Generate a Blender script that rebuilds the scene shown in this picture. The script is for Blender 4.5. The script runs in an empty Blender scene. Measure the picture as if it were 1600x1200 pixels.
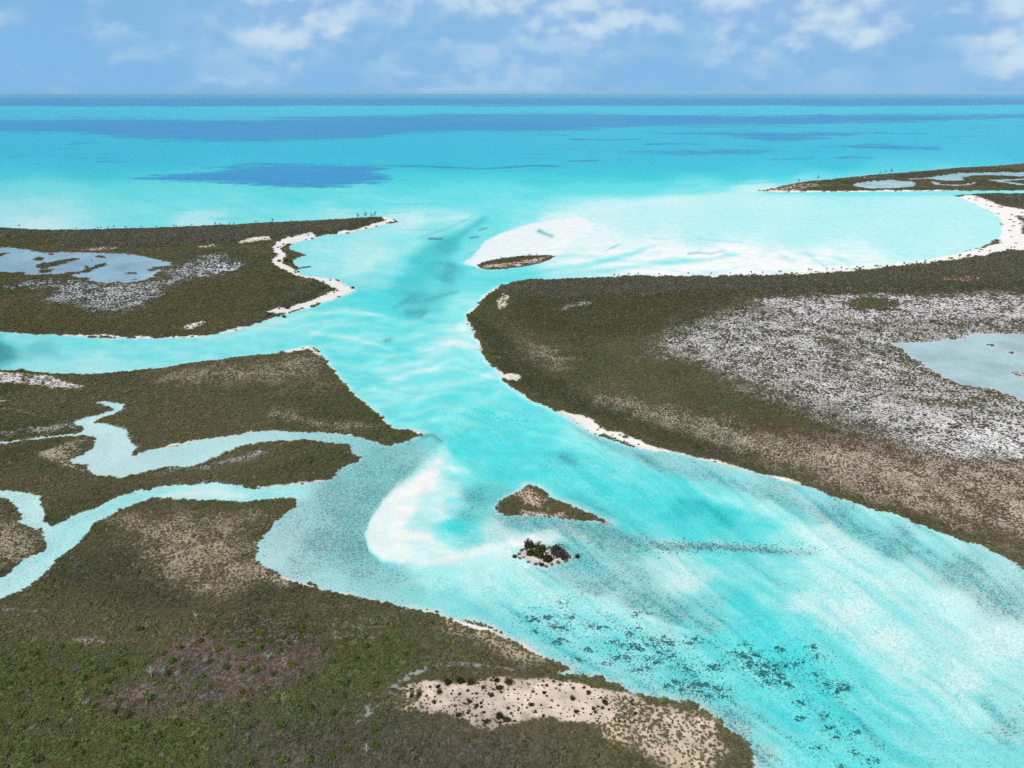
import bpy, math, random
import numpy as np

# ----------------------------------------------------------------- camera, sky, sun, exposure
sc = bpy.context.scene
col = sc.collection
H = 120.0                      # drone height above the water, metres
F = 1142.0                     # focal length in pixels of a 1600 x 1200 frame
PITCH = math.atan(457.4 / F)   # the far edge of the sea sits 454 px above the middle

cam_d = bpy.data.cameras.new('camera')
cam_d.sensor_width = 36.0
cam_d.lens = 36.0 * F / 1600.0
cam_d.clip_start = 1.0
cam_d.clip_end = 200000.0
cam = bpy.data.objects.new('camera', cam_d)
cam.location = (0, 0, H)
cam.rotation_euler = (math.pi / 2 - PITCH, 0, 0)
col.objects.link(cam)
sc.camera = cam

SUN_EL, SUN_AZ = math.radians(56), math.radians(-140)   # azimuth from +Y, clockwise: sun behind the left shoulder
sun_d = bpy.data.lights.new('sun', 'SUN')
sun_d.energy = 3.5
sun_d.angle = math.radians(0.6)
sun_d.color = (1.0, 0.965, 0.91)
sun = bpy.data.objects.new('sun', sun_d)
sun.rotation_euler = (math.pi / 2 - SUN_EL, 0, -SUN_AZ + math.pi)
sun.location = (0, -50, 300)
col.objects.link(sun)

sc.view_settings.view_transform = 'Standard'
sc.view_settings.look = 'None'
sc.view_settings.gamma = 1.0
sc.view_settings.exposure = 0.0
sc.view_settings.use_curve_mapping = False
sc.cycles.use_denoising = False
sc.cycles.use_adaptive_sampling = True
sc.cycles.adaptive_threshold = 0.025
sc.cycles.max_bounces = 6
sc.cycles.diffuse_bounces = 2
sc.cycles.glossy_bounces = 2
sc.cycles.transparent_max_bounces = 8
sc.cycles.caustics_reflective = False
sc.cycles.caustics_refractive = False


class NT:
    """small helper to write node trees"""
    def __init__(self, tree):
        self.t = tree
        tree.nodes.clear()

    def n(self, kind, **kw):
        nd = self.t.nodes.new(kind)
        for k, v in kw.items():
            if k.startswith('i_'):
                key = k[2:]
                key = int(key) if key.isdigit() else key.replace('_', ' ')
                s = nd.inputs[key]
                if isinstance(v, bpy.types.NodeSocket):
                    self.t.links.new(v, s)
                else:
                    s.default_value = v
            else:
                setattr(nd, k, v)
        return nd

    def math(self, op, a, b=None, c=None, clamp=False):
        nd = self.t.nodes.new('ShaderNodeMath')
        nd.operation = op
        nd.use_clamp = clamp
        for i, v in enumerate((a, b, c)):
            if v is None:
                continue
            if isinstance(v, bpy.types.NodeSocket):
                self.t.links.new(v, nd.inputs[i])
            else:
                nd.inputs[i].default_value = v
        return nd.outputs[0]

    def mix(self, fac, a, b, blend='MIX'):
        nd = self.t.nodes.new('ShaderNodeMix')
        nd.data_type = 'RGBA'
        nd.blend_type = blend
        nd.clamp_factor = True
        for s, v in ((nd.inputs[0], fac), (nd.inputs[6], a), (nd.inputs[7], b)):
            if isinstance(v, bpy.types.NodeSocket):
                self.t.links.new(v, s)
            elif isinstance(v, tuple) and len(v) == 3:
                s.default_value = (*v, 1)
            else:
                s.default_value = v
        return nd.outputs[2]

    def smooth(self, v, lo, hi, a=0.0, b=1.0):
        nd = self.t.nodes.new('ShaderNodeMapRange')
        nd.interpolation_type = 'SMOOTHSTEP'
        for i, x in ((0, v), (1, lo), (2, hi), (3, a), (4, b)):
            if isinstance(x, bpy.types.NodeSocket):
                self.t.links.new(x, nd.inputs[i])
            else:
                nd.inputs[i].default_value = x
        return nd.outputs[0]

    def noise(self, vec, scale, detail=4.0, rough=0.55, dist=0.0):
        nd = self.n('ShaderNodeTexNoise', i_Scale=scale, i_Detail=detail, i_Roughness=rough, i_Distortion=dist)
        self.t.links.new(vec, nd.inputs['Vector'])
        return nd.outputs[0]

    def link(self, a, b):
        self.t.links.new(a, b)


# ---- world: clear Nishita air with broken fair-weather cloud all round
world = bpy.data.worlds.new('World')
sc.world = world
world.use_nodes = True
w = NT(world.node_tree)
sky = w.n('ShaderNodeTexSky', sky_type='NISHITA', sun_disc=False, sun_elevation=SUN_EL,
          sun_rotation=SUN_AZ, altitude=100.0, air_density=1.0, dust_density=0.15, ozone_density=3.0)
tc = w.n('ShaderNodeTexCoord')
SKY_STRENGTH = 0.08
sep = w.n('ShaderNodeSeparateXYZ')
w.link(tc.outputs['Generated'], sep.inputs[0])
az = w.math('ARCTAN2', sep.outputs[0], sep.outputs[1])
el = w.math('ARCSINE', sep.outputs[2])
cv = w.n('ShaderNodeCombineXYZ', i_0=az, i_1=w.math('MULTIPLY', el, 1.55), i_2=4.3)
n1 = w.noise(cv.outputs[0], 11.0, 6.0, 0.52, 0.0)
cv2 = w.n('ShaderNodeCombineXYZ', i_0=w.math('SUBTRACT', az, .006), i_1=w.math('MULTIPLY_ADD', el, 1.55, 0.024), i_2=4.3)
n2 = w.noise(cv2.outputs[0], 11.0, 3.0, 0.52, 0.0)
bias = w.smooth(el, 0.06, 0.22, -0.10, 0.04)          # broken cloud overhead, clear air low down
for bu, bv, su, sv, amp in [(470, 35, 60, 30, .27), (380, 25, 20, 24, .14), (395, 66, 50, 12, .20), (170, 60, 70, 10, .14), (320, 82, 28, 8, .16), (560, 12, 60, 16, .20), (540, 62, 16, 8, .15), (20, 52, 32, 8, .14),
                            (840, 45, 55, 36, .25), (890, 15, 90, 26, .18), (1010, 22, 120, 36, .26), (1250, 30, 130, 40, .25), (1400, 52, 150, 32, .22), (1570, 60, 70, 38, .22), (1480, 10, 170, 24, .18), (1200, 92, 80, 18, .11), (700, 4, 80, 14, .17), (200, 10, 130, 22, .10), (1500, 95, 120, 18, .10), (60, 110, 150, 25, .06)]:
    ca, ce = math.atan((bu - 800) / F * math.cos(PITCH)), (146 - bv) / F * math.cos(PITCH) ** 2
    qa = w.math('POWER', w.math('DIVIDE', w.math('SUBTRACT', az, ca), su / F), 2.0)
    qe = w.math('POWER', w.math('DIVIDE', w.math('SUBTRACT', el, ce), sv / F), 2.0)
    bias = w.math('MULTIPLY_ADD', w.math('POWER', math.e, w.math('MULTIPLY', w.math('ADD', qa, qe), -.7)), amp, bias)
dens = w.math('ADD', n1, bias)
mask = w.math('MULTIPLY', w.smooth(dens, 0.42, 0.80), 0.80)
veil = w.smooth(w.noise(cv.outputs[0], 3.2, 3.0, .55, 0.0), .34, .68, 0.0, .44)
mask = w.math('MAXIMUM', mask, veil)
lit = w.smooth(w.math('SUBTRACT', n1, n2), -0.10, 0.10)
cloud = w.mix(lit, (0.30, 0.50, 0.80), (0.66, 0.79, 0.89))
scl = w.n('ShaderNodeVectorMath', operation='SCALE')
w.link(cloud, scl.inputs[0])
scl.inputs['Scale'].default_value = 1.0 / SKY_STRENGTH
hz = w.n('ShaderNodeVectorMath', operation='SCALE'); hz.inputs[0].default_value = (0.215, 0.480, 0.795); hz.inputs['Scale'].default_value = 1.0 / SKY_STRENGTH
skyc = w.mix(w.smooth(el, 0.0, 0.55, 0.97, 0.0), sky.outputs[0], hz.outputs[0])   # moist sea air over the whole horizon
final = w.mix(mask, skyc, scl.outputs[0])
bg = w.n('ShaderNodeBackground', i_Strength=SKY_STRENGTH)
w.link(final, bg.inputs['Color'])
world.cycles.sampling_method = 'NONE'      # smooth sky: found by the bounced rays themselves
wo = w.n('ShaderNodeOutputWorld')
w.link(bg.outputs[0], wo.inputs[0])

# ----------------------------------------------------------------- ground survey helpers
rng = np.random.default_rng(7)
random.seed(7)
CT, ST = math.cos(PITCH), math.sin(PITCH)


def ground(u, v):
    """survey point (photo pixel) -> place on the water plane, metres"""
    u = np.asarray(u, float); v = np.asarray(v, float)
    x = (u - 800) / F
    y = -(v - 600) / F
    dy = CT + y * ST
    dz = y * CT - ST
    t = H / np.maximum(-dz, 1e-4)
    return x * t, dy * t


def survey(x, y):
    """place -> survey coordinates"""
    fz = y * CT + H * ST
    fz = np.maximum(fz, 1e-3)
    up = y * ST - H * CT
    return 800 + F * x / fz, 600 - F * up / fz


def _hash(ix, iy, seed):
    h = (ix.astype(np.int64) * 374761393 + iy.astype(np.int64) * 668265263 + seed * 974634777) & 0x7fffffff
    h = ((h ^ (h >> 13)) * 1274126177) & 0x7fffffff
    h = (h ^ (h >> 16)) & 0xffff
    return h / 65535.0


def vnoise(x, y, seed=0):
    ix, iy = np.floor(x), np.floor(y)
    fx, fy = x - ix, y - iy
    fx = fx * fx * (3 - 2 * fx); fy = fy * fy * (3 - 2 * fy)
    a = _hash(ix, iy, seed); b = _hash(ix + 1, iy, seed)
    c = _hash(ix, iy + 1, seed); d = _hash(ix + 1, iy + 1, seed)
    return (a * (1 - fx) + b * fx) * (1 - fy) + (c * (1 - fx) + d * fx) * fy


def fbm(x, y, scale, octaves=4, seed=0, gain=0.5):
    s = 0.0; a = 1.0; tot = 0.0
    x = x / scale; y = y / scale
    for o in range(octaves):
        s = s + a * vnoise(x, y, seed + o * 17)
        tot += a; a *= gain
        x, y = x * 1.94 + y * 0.5 + 3.1, y * 1.94 - x * 0.5 + 7.7
    return s / tot


def sstep(x, lo, hi):
    t = np.clip((x - lo) / (hi - lo), 0, 1)
    return t * t * (3 - 2 * t)


def sdf(x, y, poly, margin):
    """signed distance to a polygon, positive inside; -margin*1.5 where further out than margin"""
    P = np.asarray(poly, float)
    out = np.full(x.shape, -margin * 1.5)
    m = (x > P[:, 0].min() - margin) & (x < P[:, 0].max() + margin) & (y > P[:, 1].min() - margin) & (y < P[:, 1].max() + margin)
    if not m.any():
        return out
    X, Y = x[m], y[m]
    d2 = np.full(X.shape, 1e18)
    ins = np.zeros(X.shape, bool)
    n = len(P)
    for i in range(n):
        ax, ay = P[i]; bx, by = P[(i + 1) % n]
        ex, ey = bx - ax, by - ay
        L2 = ex * ex + ey * ey + 1e-12
        t = np.clip(((X - ax) * ex + (Y - ay) * ey) / L2, 0, 1)
        qx, qy = X - (ax + t * ex), Y - (ay + t * ey)
        d2 = np.minimum(d2, qx * qx + qy * qy)
        if abs(ey) > 1e-12:
            cr = ((ay > Y) != (by > Y)) & (X < ex * (Y - ay) / ey + ax)
            ins ^= cr
    d = np.sqrt(d2)
    out[m] = np.where(ins, d, -d)
    return out


def dist_line(x, y, line, margin):
    """distance to a polyline and position along it 0..1"""
    P = np.asarray(line, float)
    out = np.full(x.shape, 1e6); tt = np.zeros(x.shape)
    m = (x > P[:, 0].min() - margin) & (x < P[:, 0].max() + margin) & (y > P[:, 1].min() - margin) & (y < P[:, 1].max() + margin)
    if not m.any():
        return out, tt
    X, Y = x[m], y[m]
    best = np.full(X.shape, 1e18); bt = np.zeros(X.shape)
    n = len(P) - 1
    for i in range(n):
        ax, ay = P[i]; bx, by = P[i + 1]
        ex, ey = bx - ax, by - ay
        t = np.clip(((X - ax) * ex + (Y - ay) * ey) / (ex * ex + ey * ey + 1e-12), 0, 1)
        d2 = (X - ax - t * ex) ** 2 + (Y - ay - t * ey) ** 2
        b = d2 < best
        best[b] = d2[b]; bt[b] = (i + t[b]) / n
    out[m] = np.sqrt(best); tt[m] = bt
    return out, tt


# ----------------------------------------------------------------- surveyed outlines (photo pixels, turned into places on the plane)
LANDS = {
 'north_west': [(-500, 350), (0, 356), (40, 358), (80, 361), (140, 361), (200, 359), (270, 357), (340, 354), (410, 350), (480, 347), (540, 344),
    (575, 341), (600, 339), (612, 342), (622, 347), (600, 350), (585, 355), (560, 360), (540, 365), (505, 367), (487, 373), (470, 377), (455, 380), (450, 386),
    (452, 391), (478, 399), (462, 402), (456, 406), (458, 414), (466, 418), (463, 425), (475, 431), (500, 434), (525, 437), (537, 444), (554, 451), (543, 459), (512, 470), (487, 479),
    (460, 486), (440, 492), (420, 499), (400, 507), (375, 514), (350, 521), (300, 527), (250, 529), (175, 528), (125, 525), (75, 522), (30, 521), (0, 517), (-500, 500)],
 'creek_north': [(-500, 580), (0, 579), (32, 579), (65, 584), (100, 585), (150, 584), (200, 580), (250, 575), (300, 567), (350, 561), (398, 556), (425, 554),
    (460, 546), (482, 541), (492, 545), (500, 555), (515, 572), (535, 597), (550, 615), (575, 635), (590, 650), (600, 660), (617, 670), (640, 671), (662, 677),
    (652, 682), (625, 690), (607, 696), (595, 692), (562, 682), (525, 678), (487, 675), (450, 672), (400, 673), (350, 681), (300, 690), (262, 699), (237, 701), (212, 709),
    (207, 687), (195, 670), (175, 661), (150, 660), (155, 654), (180, 646), (198, 639), (190, 631), (160, 627), (152, 629), (170, 637), (177, 641), (162, 645), (137, 650),
    (115, 659), (116, 665), (130, 670), (127, 675), (95, 679), (62, 683), (25, 687), (0, 690), (-500, 715)],
 'creek_south': [(-500, 722), (0, 694), (25, 691), (62, 687), (100, 683), (147, 682), (149, 687), (142, 697), (125, 710), (105, 720), (120, 727), (150, 740), (180, 750), (200, 745),
    (225, 737), (262, 731), (300, 729), (330, 720), (362, 705), (380, 697), (400, 694), (437, 689), (475, 689), (512, 692), (542, 695), (547, 705), (565, 714), (560, 721), (540, 727),
    (520, 740), (515, 749), (507, 751), (462, 754), (425, 759), (398, 761), (362, 755), (325, 753), (287, 756), (250, 760), (225, 764), (195, 772), (162, 786), (125, 800),
    (100, 812), (82, 820), (72, 810), (67, 795), (67, 775), (37, 767), (0, 764), (-500, 745)],
 'creek_west': [(-500, 765), (0, 779), (15, 780), (22, 792), (25, 800), (35, 803), (27, 812), (37, 822), (57, 830), (70, 840), (72, 855), (50, 870), (25, 883), (10, 898), (-60, 935), (-500, 1100)],
 'near_west': [(-700, 1260), (-60, 968), (0, 938), (32, 925), (60, 905), (87, 875), (125, 847), (140, 825), (160, 812), (200, 794), (237, 779), (287, 780), (330, 782), (400, 784), (437, 780), (460, 780),
    (464, 790), (445, 805), (425, 820), (405, 837), (400, 852), (401, 872), (415, 890), (437, 902), (475, 912), (512, 922), (550, 929), (587, 940), (625, 947), (662, 954), (700, 962), (737, 970),
    (770, 980), (797, 997), (825, 1010), (862, 1030), (898, 1046), (860, 1049), (825, 1051), (830, 1054), (870, 1055), (905, 1056), (930, 1057), (975, 1075), (1000, 1086), (1037, 1095), (1075, 1104), (1100, 1107), (1120, 1122),
    (1132, 1140), (1160, 1150), (1170, 1170), (1180, 1197), (1195, 1250), (1210, 1400), (1150, 1900), (-700, 1900)],
 'east': [(775, 450), (797, 443), (825, 437), (850, 439), (900, 435), (950, 433), (1000, 431), (1075, 431), (1200, 429), (1250, 426), (1300, 422), (1350, 418), (1400, 411), (1450, 405), (1487, 398), (1537, 386), (1562, 371),
    (1568, 357), (1562, 342), (1550, 331), (1525, 320), (1505, 310), (1492, 306), (1525, 303), (1600, 304), (2300, 306), (2600, 1100), (1700, 935), (1597, 885), (1562, 865), (1525, 850), (1487, 835),
    (1450, 820), (1400, 802), (1350, 790), (1300, 772), (1250, 757), (1200, 744), (1137, 727), (1112, 719), (1075, 711), (1037, 705), (1000, 700), (962, 688), (925, 675), (887, 652), (850, 633), (815, 616), (800, 605),
    (783, 591), (775, 577), (762, 565), (752, 547), (742, 525), (730, 502), (730, 490), (748, 475), (760, 460)],
 'north_east': [(1183, 298), (1200, 294), (1220, 291), (1247, 285), (1287, 281), (1350, 275), (1400, 271), (1450, 267), (1500, 262), (1550, 259), (1600, 255), (2300, 225), (2300, 297), (1600, 297), (1500, 298), (1400, 299), (1300, 300), (1220, 300)],
 'palm_cay': [(747, 415), (755, 410), (770, 407), (797, 402), (825, 400), (850, 399), (865, 400), (857, 406), (837, 412), (800, 418), (775, 421), (752, 420)],
 'triangle_cay': [(776, 793), (784, 784), (800, 774), (815, 768), (824, 759), (840, 762), (850, 769), (858, 778), (880, 786), (900, 794), (935, 810), (950, 816), (925, 813), (880, 809), (850, 806), (820, 804), (790, 805), (778, 801)],
 'bush_cay': [(808, 866), (818, 856), (832, 851), (848, 853), (862, 856), (876, 858), (890, 868), (886, 875), (868, 880), (850, 885), (835, 882), (822, 874)],
}
PONDS = [
 [(-300, 380), (0, 386), (35, 387), (50, 392), (75, 394), (112, 395), (162, 395), (195, 396), (225, 400), (250, 405), (272, 411), (270, 417), (252, 422), (245, 432), (212, 441), (175, 442), (145, 442), (135, 436), (107, 430), (80, 431), (50, 429), (25, 426), (0, 425), (-300, 427)],
 [(1392, 536), (1425, 535), (1450, 532), (1487, 529), (1525, 521), (1562, 522), (1600, 522), (1900, 525), (1900, 690), (1600, 626), (1575, 617), (1537, 607), (1500, 600), (1480, 590), (1462, 582), (1450, 570), (1420, 560), (1405, 547)],
 [(1330, 290), (1338, 286), (1352, 284), (1390, 280.5), (1402, 282), (1425, 283), (1434, 289), (1428, 292), (1400, 294), (1360, 295)],
 [(1418, 280), (1450, 277), (1470, 274), (1500, 270), (1550, 269), (1600, 269), (1700, 268), (1700, 275), (1600, 275.5), (1560, 274), (1525, 274), (1506, 277), (1508, 282), (1480, 283), (1462, 281), (1450, 279), (1422, 281)],
 [(1452, 281), (1470, 287), (1500, 288.5), (1522, 286), (1520, 289), (1495, 291), (1460, 289)],
 [(1540, 281), (1560, 280), (1600, 279), (1700, 279), (1700, 282), (1600, 281), (1570, 283), (1600, 287), (1700, 289), (1700, 291), (1590, 289), (1560, 284)],
 [(-60, 628), (0, 624), (14, 624), (20, 626), (12, 629), (0, 630), (-60, 634)],
]
POND_ISLETS = [
 [(57, 416), (70, 411), (92, 408), (110, 404), (126, 402), (122, 406), (100, 411), (82, 417), (66, 419)],
 [(50, 404), (60, 403), (70, 405), (66, 407), (55, 406)], [(74, 397), (84, 396), (82, 399), (75, 399)],
 [(-20, 398), (5, 395), (18, 394), (14, 397), (0, 401), (-20, 402)], [(60, 423), (75, 421), (80, 424), (66, 427)],
 [(130, 419), (137, 417), (138, 420)], [(150, 401), (162, 400), (160, 403)], [(1540, 539), (1549, 538), (1550, 541)], [(1578, 548), (1585, 549), (1581, 552)], [(1586, 582), (1600, 580), (1606, 585), (1594, 587)],
]


def on_plane(poly):
    a = np.asarray(poly, float)
    x, y = ground(a[:, 0], a[:, 1])
    return np.stack([x, y], 1)


LAND_W = {k: on_plane(v) for k, v in LANDS.items()}
POND_W = [on_plane(v) for v in PONDS]
PISL_W = [on_plane(v) for v in POND_ISLETS]

# sparse or bare ground: outline, feather (px), plant cover, soil colour, shrub colour or None
SAND = (0.70, 0.63, 0.53); PALE = (0.50, 0.475, 0.435); PINK = (0.40, 0.32, 0.25); RED = (0.190, 0.136, 0.108); MUD = (0.30, 0.30, 0.27)
OLIVE = (0.134, 0.136, 0.060); GREEN = (0.118, 0.142, 0.044); BROWN = (0.178, 0.150, 0.084); GREYG = (0.122, 0.115, 0.082); RUST = (0.190, 0.128, 0.082)
ZONES = [
 # east island marsh
 ([(1150, 475), (1300, 465), (1900, 465), (1900, 790), (1500, 735), (1330, 680), (1180, 620), (1060, 560), (1050, 520)], 22, 0.60, (0.40, 0.37, 0.33), GREYG),
 ([(1175, 470), (1250, 463), (1400, 464), (1600, 462), (1900, 462), (1900, 500), (1600, 498), (1450, 498), (1330, 500), (1240, 496), (1190, 484)], 6, 0.20, (0.52, 0.49, 0.48), BROWN),
 ([(1310, 478), (1345, 467), (1385, 468), (1414, 478), (1390, 488), (1340, 487)], 4, 1.0, None, OLIVE),
 ([(1005, 540), (1060, 522), (1130, 500), (1200, 492), (1290, 497), (1310, 512), (1300, 540), (1280, 570), (1235, 600), (1190, 602), (1120, 575), (1080, 557), (1010, 552)], 14, 0.36, PALE, GREYG),
 ([(1230, 600), (1280, 588), (1340, 600), (1380, 620), (1470, 640), (1560, 640), (1900, 660), (1900, 745), (1600, 725), (1500, 720), (1440, 700), (1400, 670), (1340, 650), (1280, 622)], 10, 0.22, PALE, GREYG),
 ([(1290, 520), (1400, 520), (1390, 540), (1430, 575), (1470, 605), (1560, 622), (1590, 640), (1480, 640), (1370, 610), (1310, 570)], 10, 0.62, PALE, OLIVE),
 ([(1460, 660), (1560, 655), (1900, 680), (1900, 720), (1600, 715), (1500, 700)], 12, 0.10, (0.6, 0.57, 0.54), GREYG),
 ([(1230, 690), (1350, 690), (1450, 715), (1600, 730), (1900, 760), (1900, 960), (1600, 860), (1480, 815), (1380, 785), (1290, 750), (1240, 720)], 20, 0.52, PINK, RUST),
 ([(900, 610), (1000, 625), (1120, 655), (1230, 690), (1290, 740), (1220, 735), (1100, 690), (1000, 660), (930, 632)], 14, 0.70, (0.36, 0.32, 0.24), BROWN),
 ([(775, 470), (788, 462), (798, 470), (790, 482), (780, 484)], 2, 0.2, SAND, None),
 ([(800, 520), (850, 540), (900, 560), (870, 580), (820, 560)], 14, 0.72, (0.3, 0.27, 0.2), BROWN),
 ([(860, 488), (880, 480), (930, 471), (925, 476), (885, 486)], 3, 0.45, MUD, GREYG),
 ([(1460, 440), (1480, 434), (1530, 438), (1540, 443), (1490, 446)], 3, 0.3, PINK, RUST),
 ([(782, 586), (800, 582), (817, 590), (808, 597), (790, 594)], 2, 0.05, SAND, None),
 # north-west island marsh and bare bits
 ([(5, 446), (40, 438), (110, 436), (150, 446), (260, 436), (262, 425), (285, 412), (330, 396), (366, 398), (376, 414), (350, 430), (300, 440), (255, 455), (245, 470), (200, 488), (150, 492), (70, 472), (90, 456), (10, 454)], 7, 0.46, (0.44, 0.45, 0.44), GREYG),
 ([(330, 417), (350, 413), (376, 415), (372, 423), (340, 428)], 3, 0.2, (0.55, 0.56, 0.6), GREYG),
 ([(283, 514), (300, 508), (315, 504), (328, 506), (300, 516), (285, 517)], 2, 0.12, SAND, None),
 ([(125, 391), (160, 387), (190, 388), (180, 392), (130, 393)], 2, 0.25, PINK, RUST),
 ([(372, 380), (400, 374), (422, 372), (425, 376), (400, 379), (375, 382)], 1.5, 0.06, SAND, None),
 ([(310, 387), (340, 383), (338, 388), (312, 389)], 1.5, 0.2, SAND, None),
 ([(34, 353), (40, 357), (70, 363), (60, 364), (30, 360)], 1.5, 0.2, PINK, None),
 # creek islands
 ([(-500, 575), (0, 582), (40, 583), (75, 588), (108, 600), (140, 610), (128, 613), (80, 607), (30, 602), (-500, 600)], 3, 0.10, (0.66, 0.60, 0.55), BROWN),
 ([(230, 575), (330, 570), (420, 572), (430, 600), (300, 612), (240, 600)], 18, 0.66, (0.33, 0.29, 0.2), BROWN),
 ([(430, 640), (520, 655), (600, 664), (590, 672), (500, 668), (420, 655)], 8, 0.62, (0.36, 0.32, 0.22), BROWN),
 ([(380, 575), (480, 552), (500, 570), (520, 600), (430, 610)], 14, 0.72, (0.34, 0.28, 0.2), BROWN),
 ([(0, 684), (40, 678), (90, 674), (120, 668), (112, 662), (60, 668), (0, 676)], 5, 0.5, (0.36, 0.35, 0.31), GREYG),
 ([(60, 715), (100, 695), (145, 690), (140, 702), (108, 719), (120, 728), (168, 748), (140, 746), (90, 735)], 6, 0.5, (0.40, 0.34, 0.25), BROWN),
 ([(250, 738), (300, 733), (340, 722), (400, 705), (430, 710), (340, 735), (270, 742)], 6, 0.58, (0.38, 0.35, 0.31), GREYG),
 ([(10, 800), (60, 840), (55, 865), (0, 885), (-60, 900), (-60, 810)], 14, 0.6, (0.36, 0.31, 0.21), BROWN),
 # near-west
 ([(180, 812), (260, 795), (380, 800), (430, 805), (400, 830), (395, 860), (410, 890), (330, 935), (240, 915), (220, 850), (190, 835)], 22, 0.62, (0.33, 0.27, 0.18), BROWN),
 ([(395, 845), (402, 872), (420, 896), (470, 914), (430, 915), (395, 895)], 8, 0.42, (0.45, 0.38, 0.27), BROWN),
 ([(660, 958), (740, 975), (790, 1000), (860, 1032), (820, 1036), (740, 1010), (680, 985)], 12, 0.55, (0.44, 0.37, 0.24), BROWN),
 ([(140, 1116), (175, 1090), (232, 1070), (250, 1050), (275, 1025), (287, 1005), (325, 995), (400, 1017), (440, 1010), (500, 1000), (490, 965), (505, 953), (532, 957), (541, 980), (542, 1002), (520, 1022), (512, 1042), (482, 1062), (450, 1083), (400, 1096), (350, 1106), (250, 1121), (155, 1124)], 8, 0.80, RED, (0.160, 0.122, 0.086)),
 ([(230, 1065), (260, 1058), (330, 1055), (335, 1075), (290, 1085), (240, 1082)], 8, 0.85, RED, GREEN),
 ([(330, 990), (400, 960), (470, 958), (505, 975), (500, 1010), (440, 1020), (390, 1010)], 12, 0.8, RED, (0.075, 0.085, 0.028)),
 ([(505, 955), (532, 958), (540, 980), (538, 1002), (522, 1008), (520, 975)], 4, 0.12, (0.36, 0.26, 0.22), None),
 ([(100, 1008), (150, 1000), (185, 1010), (150, 1016), (110, 1014)], 6, 0.4, (0.34, 0.25, 0.21), None),
 ([(632, 1075), (662, 1067), (712, 1073), (740, 1071), (770, 1060), (797, 1060), (825, 1061), (875, 1061), (905, 1067), (950, 1080), (1005, 1090), (1010, 1100), (985, 1107), (1000, 1117), (1050, 1125), (1065, 1137), (1025, 1135), (975, 1132), (930, 1140), (900, 1130), (862, 1127),
   (825, 1129), (800, 1137), (765, 1146), (745, 1140), (725, 1130), (687, 1122), (650, 1115), (620, 1110), (625, 1092)], 5, 0.05, (0.60, 0.485, 0.385), BROWN),
 ([(950, 1092), (1040, 1098), (1100, 1112), (1127, 1135), (1138, 1165), (1110, 1200), (1050, 1215), (1000, 1190), (940, 1160), (920, 1140), (960, 1125)], 9, 0.30, (0.52, 0.42, 0.31), BROWN),
 ([(905, 1055), (930, 1057), (985, 1078), (975, 1084), (940, 1074), (910, 1066)], 3, 1.0, None, OLIVE),
 ([(620, 1080), (660, 1082), (652, 1100), (640, 1108), (615, 1108)], 8, 0.30, (0.60, 0.48, 0.33), BROWN),
 ([(1087, 1118), (1115, 1125), (1124, 1145), (1105, 1150), (1090, 1138)], 5, 0.15, (0.60, 0.47, 0.35), BROWN),
 ([(930, 1158), (945, 1145), (980, 1140), (1000, 1150), (985, 1165), (950, 1168)], 6, 0.18, (0.58, 0.47, 0.32), BROWN),
 ([(1020, 1240), (1040, 1190), (1075, 1172), (1110, 1162), (1118, 1172), (1100, 1200), (1090, 1240)], 6, 0.2, (0.58, 0.46, 0.32), BROWN),
 ([(400, 1130), (640, 1110), (800, 1150), (900, 1200), (900, 1400), (300, 1400)], 40, 0.92, (0.115, 0.098, 0.072), (0.118, 0.108, 0.078)),
 ([(420, 950), (560, 1010), (640, 1000), (620, 960), (520, 930)], 20, 0.92, (0.2, 0.17, 0.1), OLIVE),
 # far islands
 ([(1190, 296), (1250, 287), (1280, 288), (1300, 291), (1270, 294), (1250, 298), (1200, 299)], 2, 0.4, (0.5, 0.4, 0.32), RUST),
 ([(1290, 282), (1350, 277), (1400, 274), (1390, 277), (1340, 281), (1300, 284)], 1.5, 0.5, (0.5, 0.42, 0.36), RUST),
 ([(745, 421), (800, 417), (835, 411), (866, 399), (850, 402), (800, 412), (760, 415)], 1.2, 0.2, (0.55, 0.44, 0.37), RUST),
 ([(796, 772), (812, 764), (830, 760), (850, 775), (862, 786), (845, 795), (820, 790), (810, 780)], 5, 0.5, (0.5, 0.38, 0.27), RUST),
 ([(805, 803), (815, 798), (880, 802), (890, 808), (840, 806)], 2, 0.3, (0.5, 0.40, 0.32), RUST),
 ([(800, 848), (900, 848), (900, 890), (800, 890)], 2, 0.0, (0.66, 0.60, 0.55), None),
]
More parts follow.
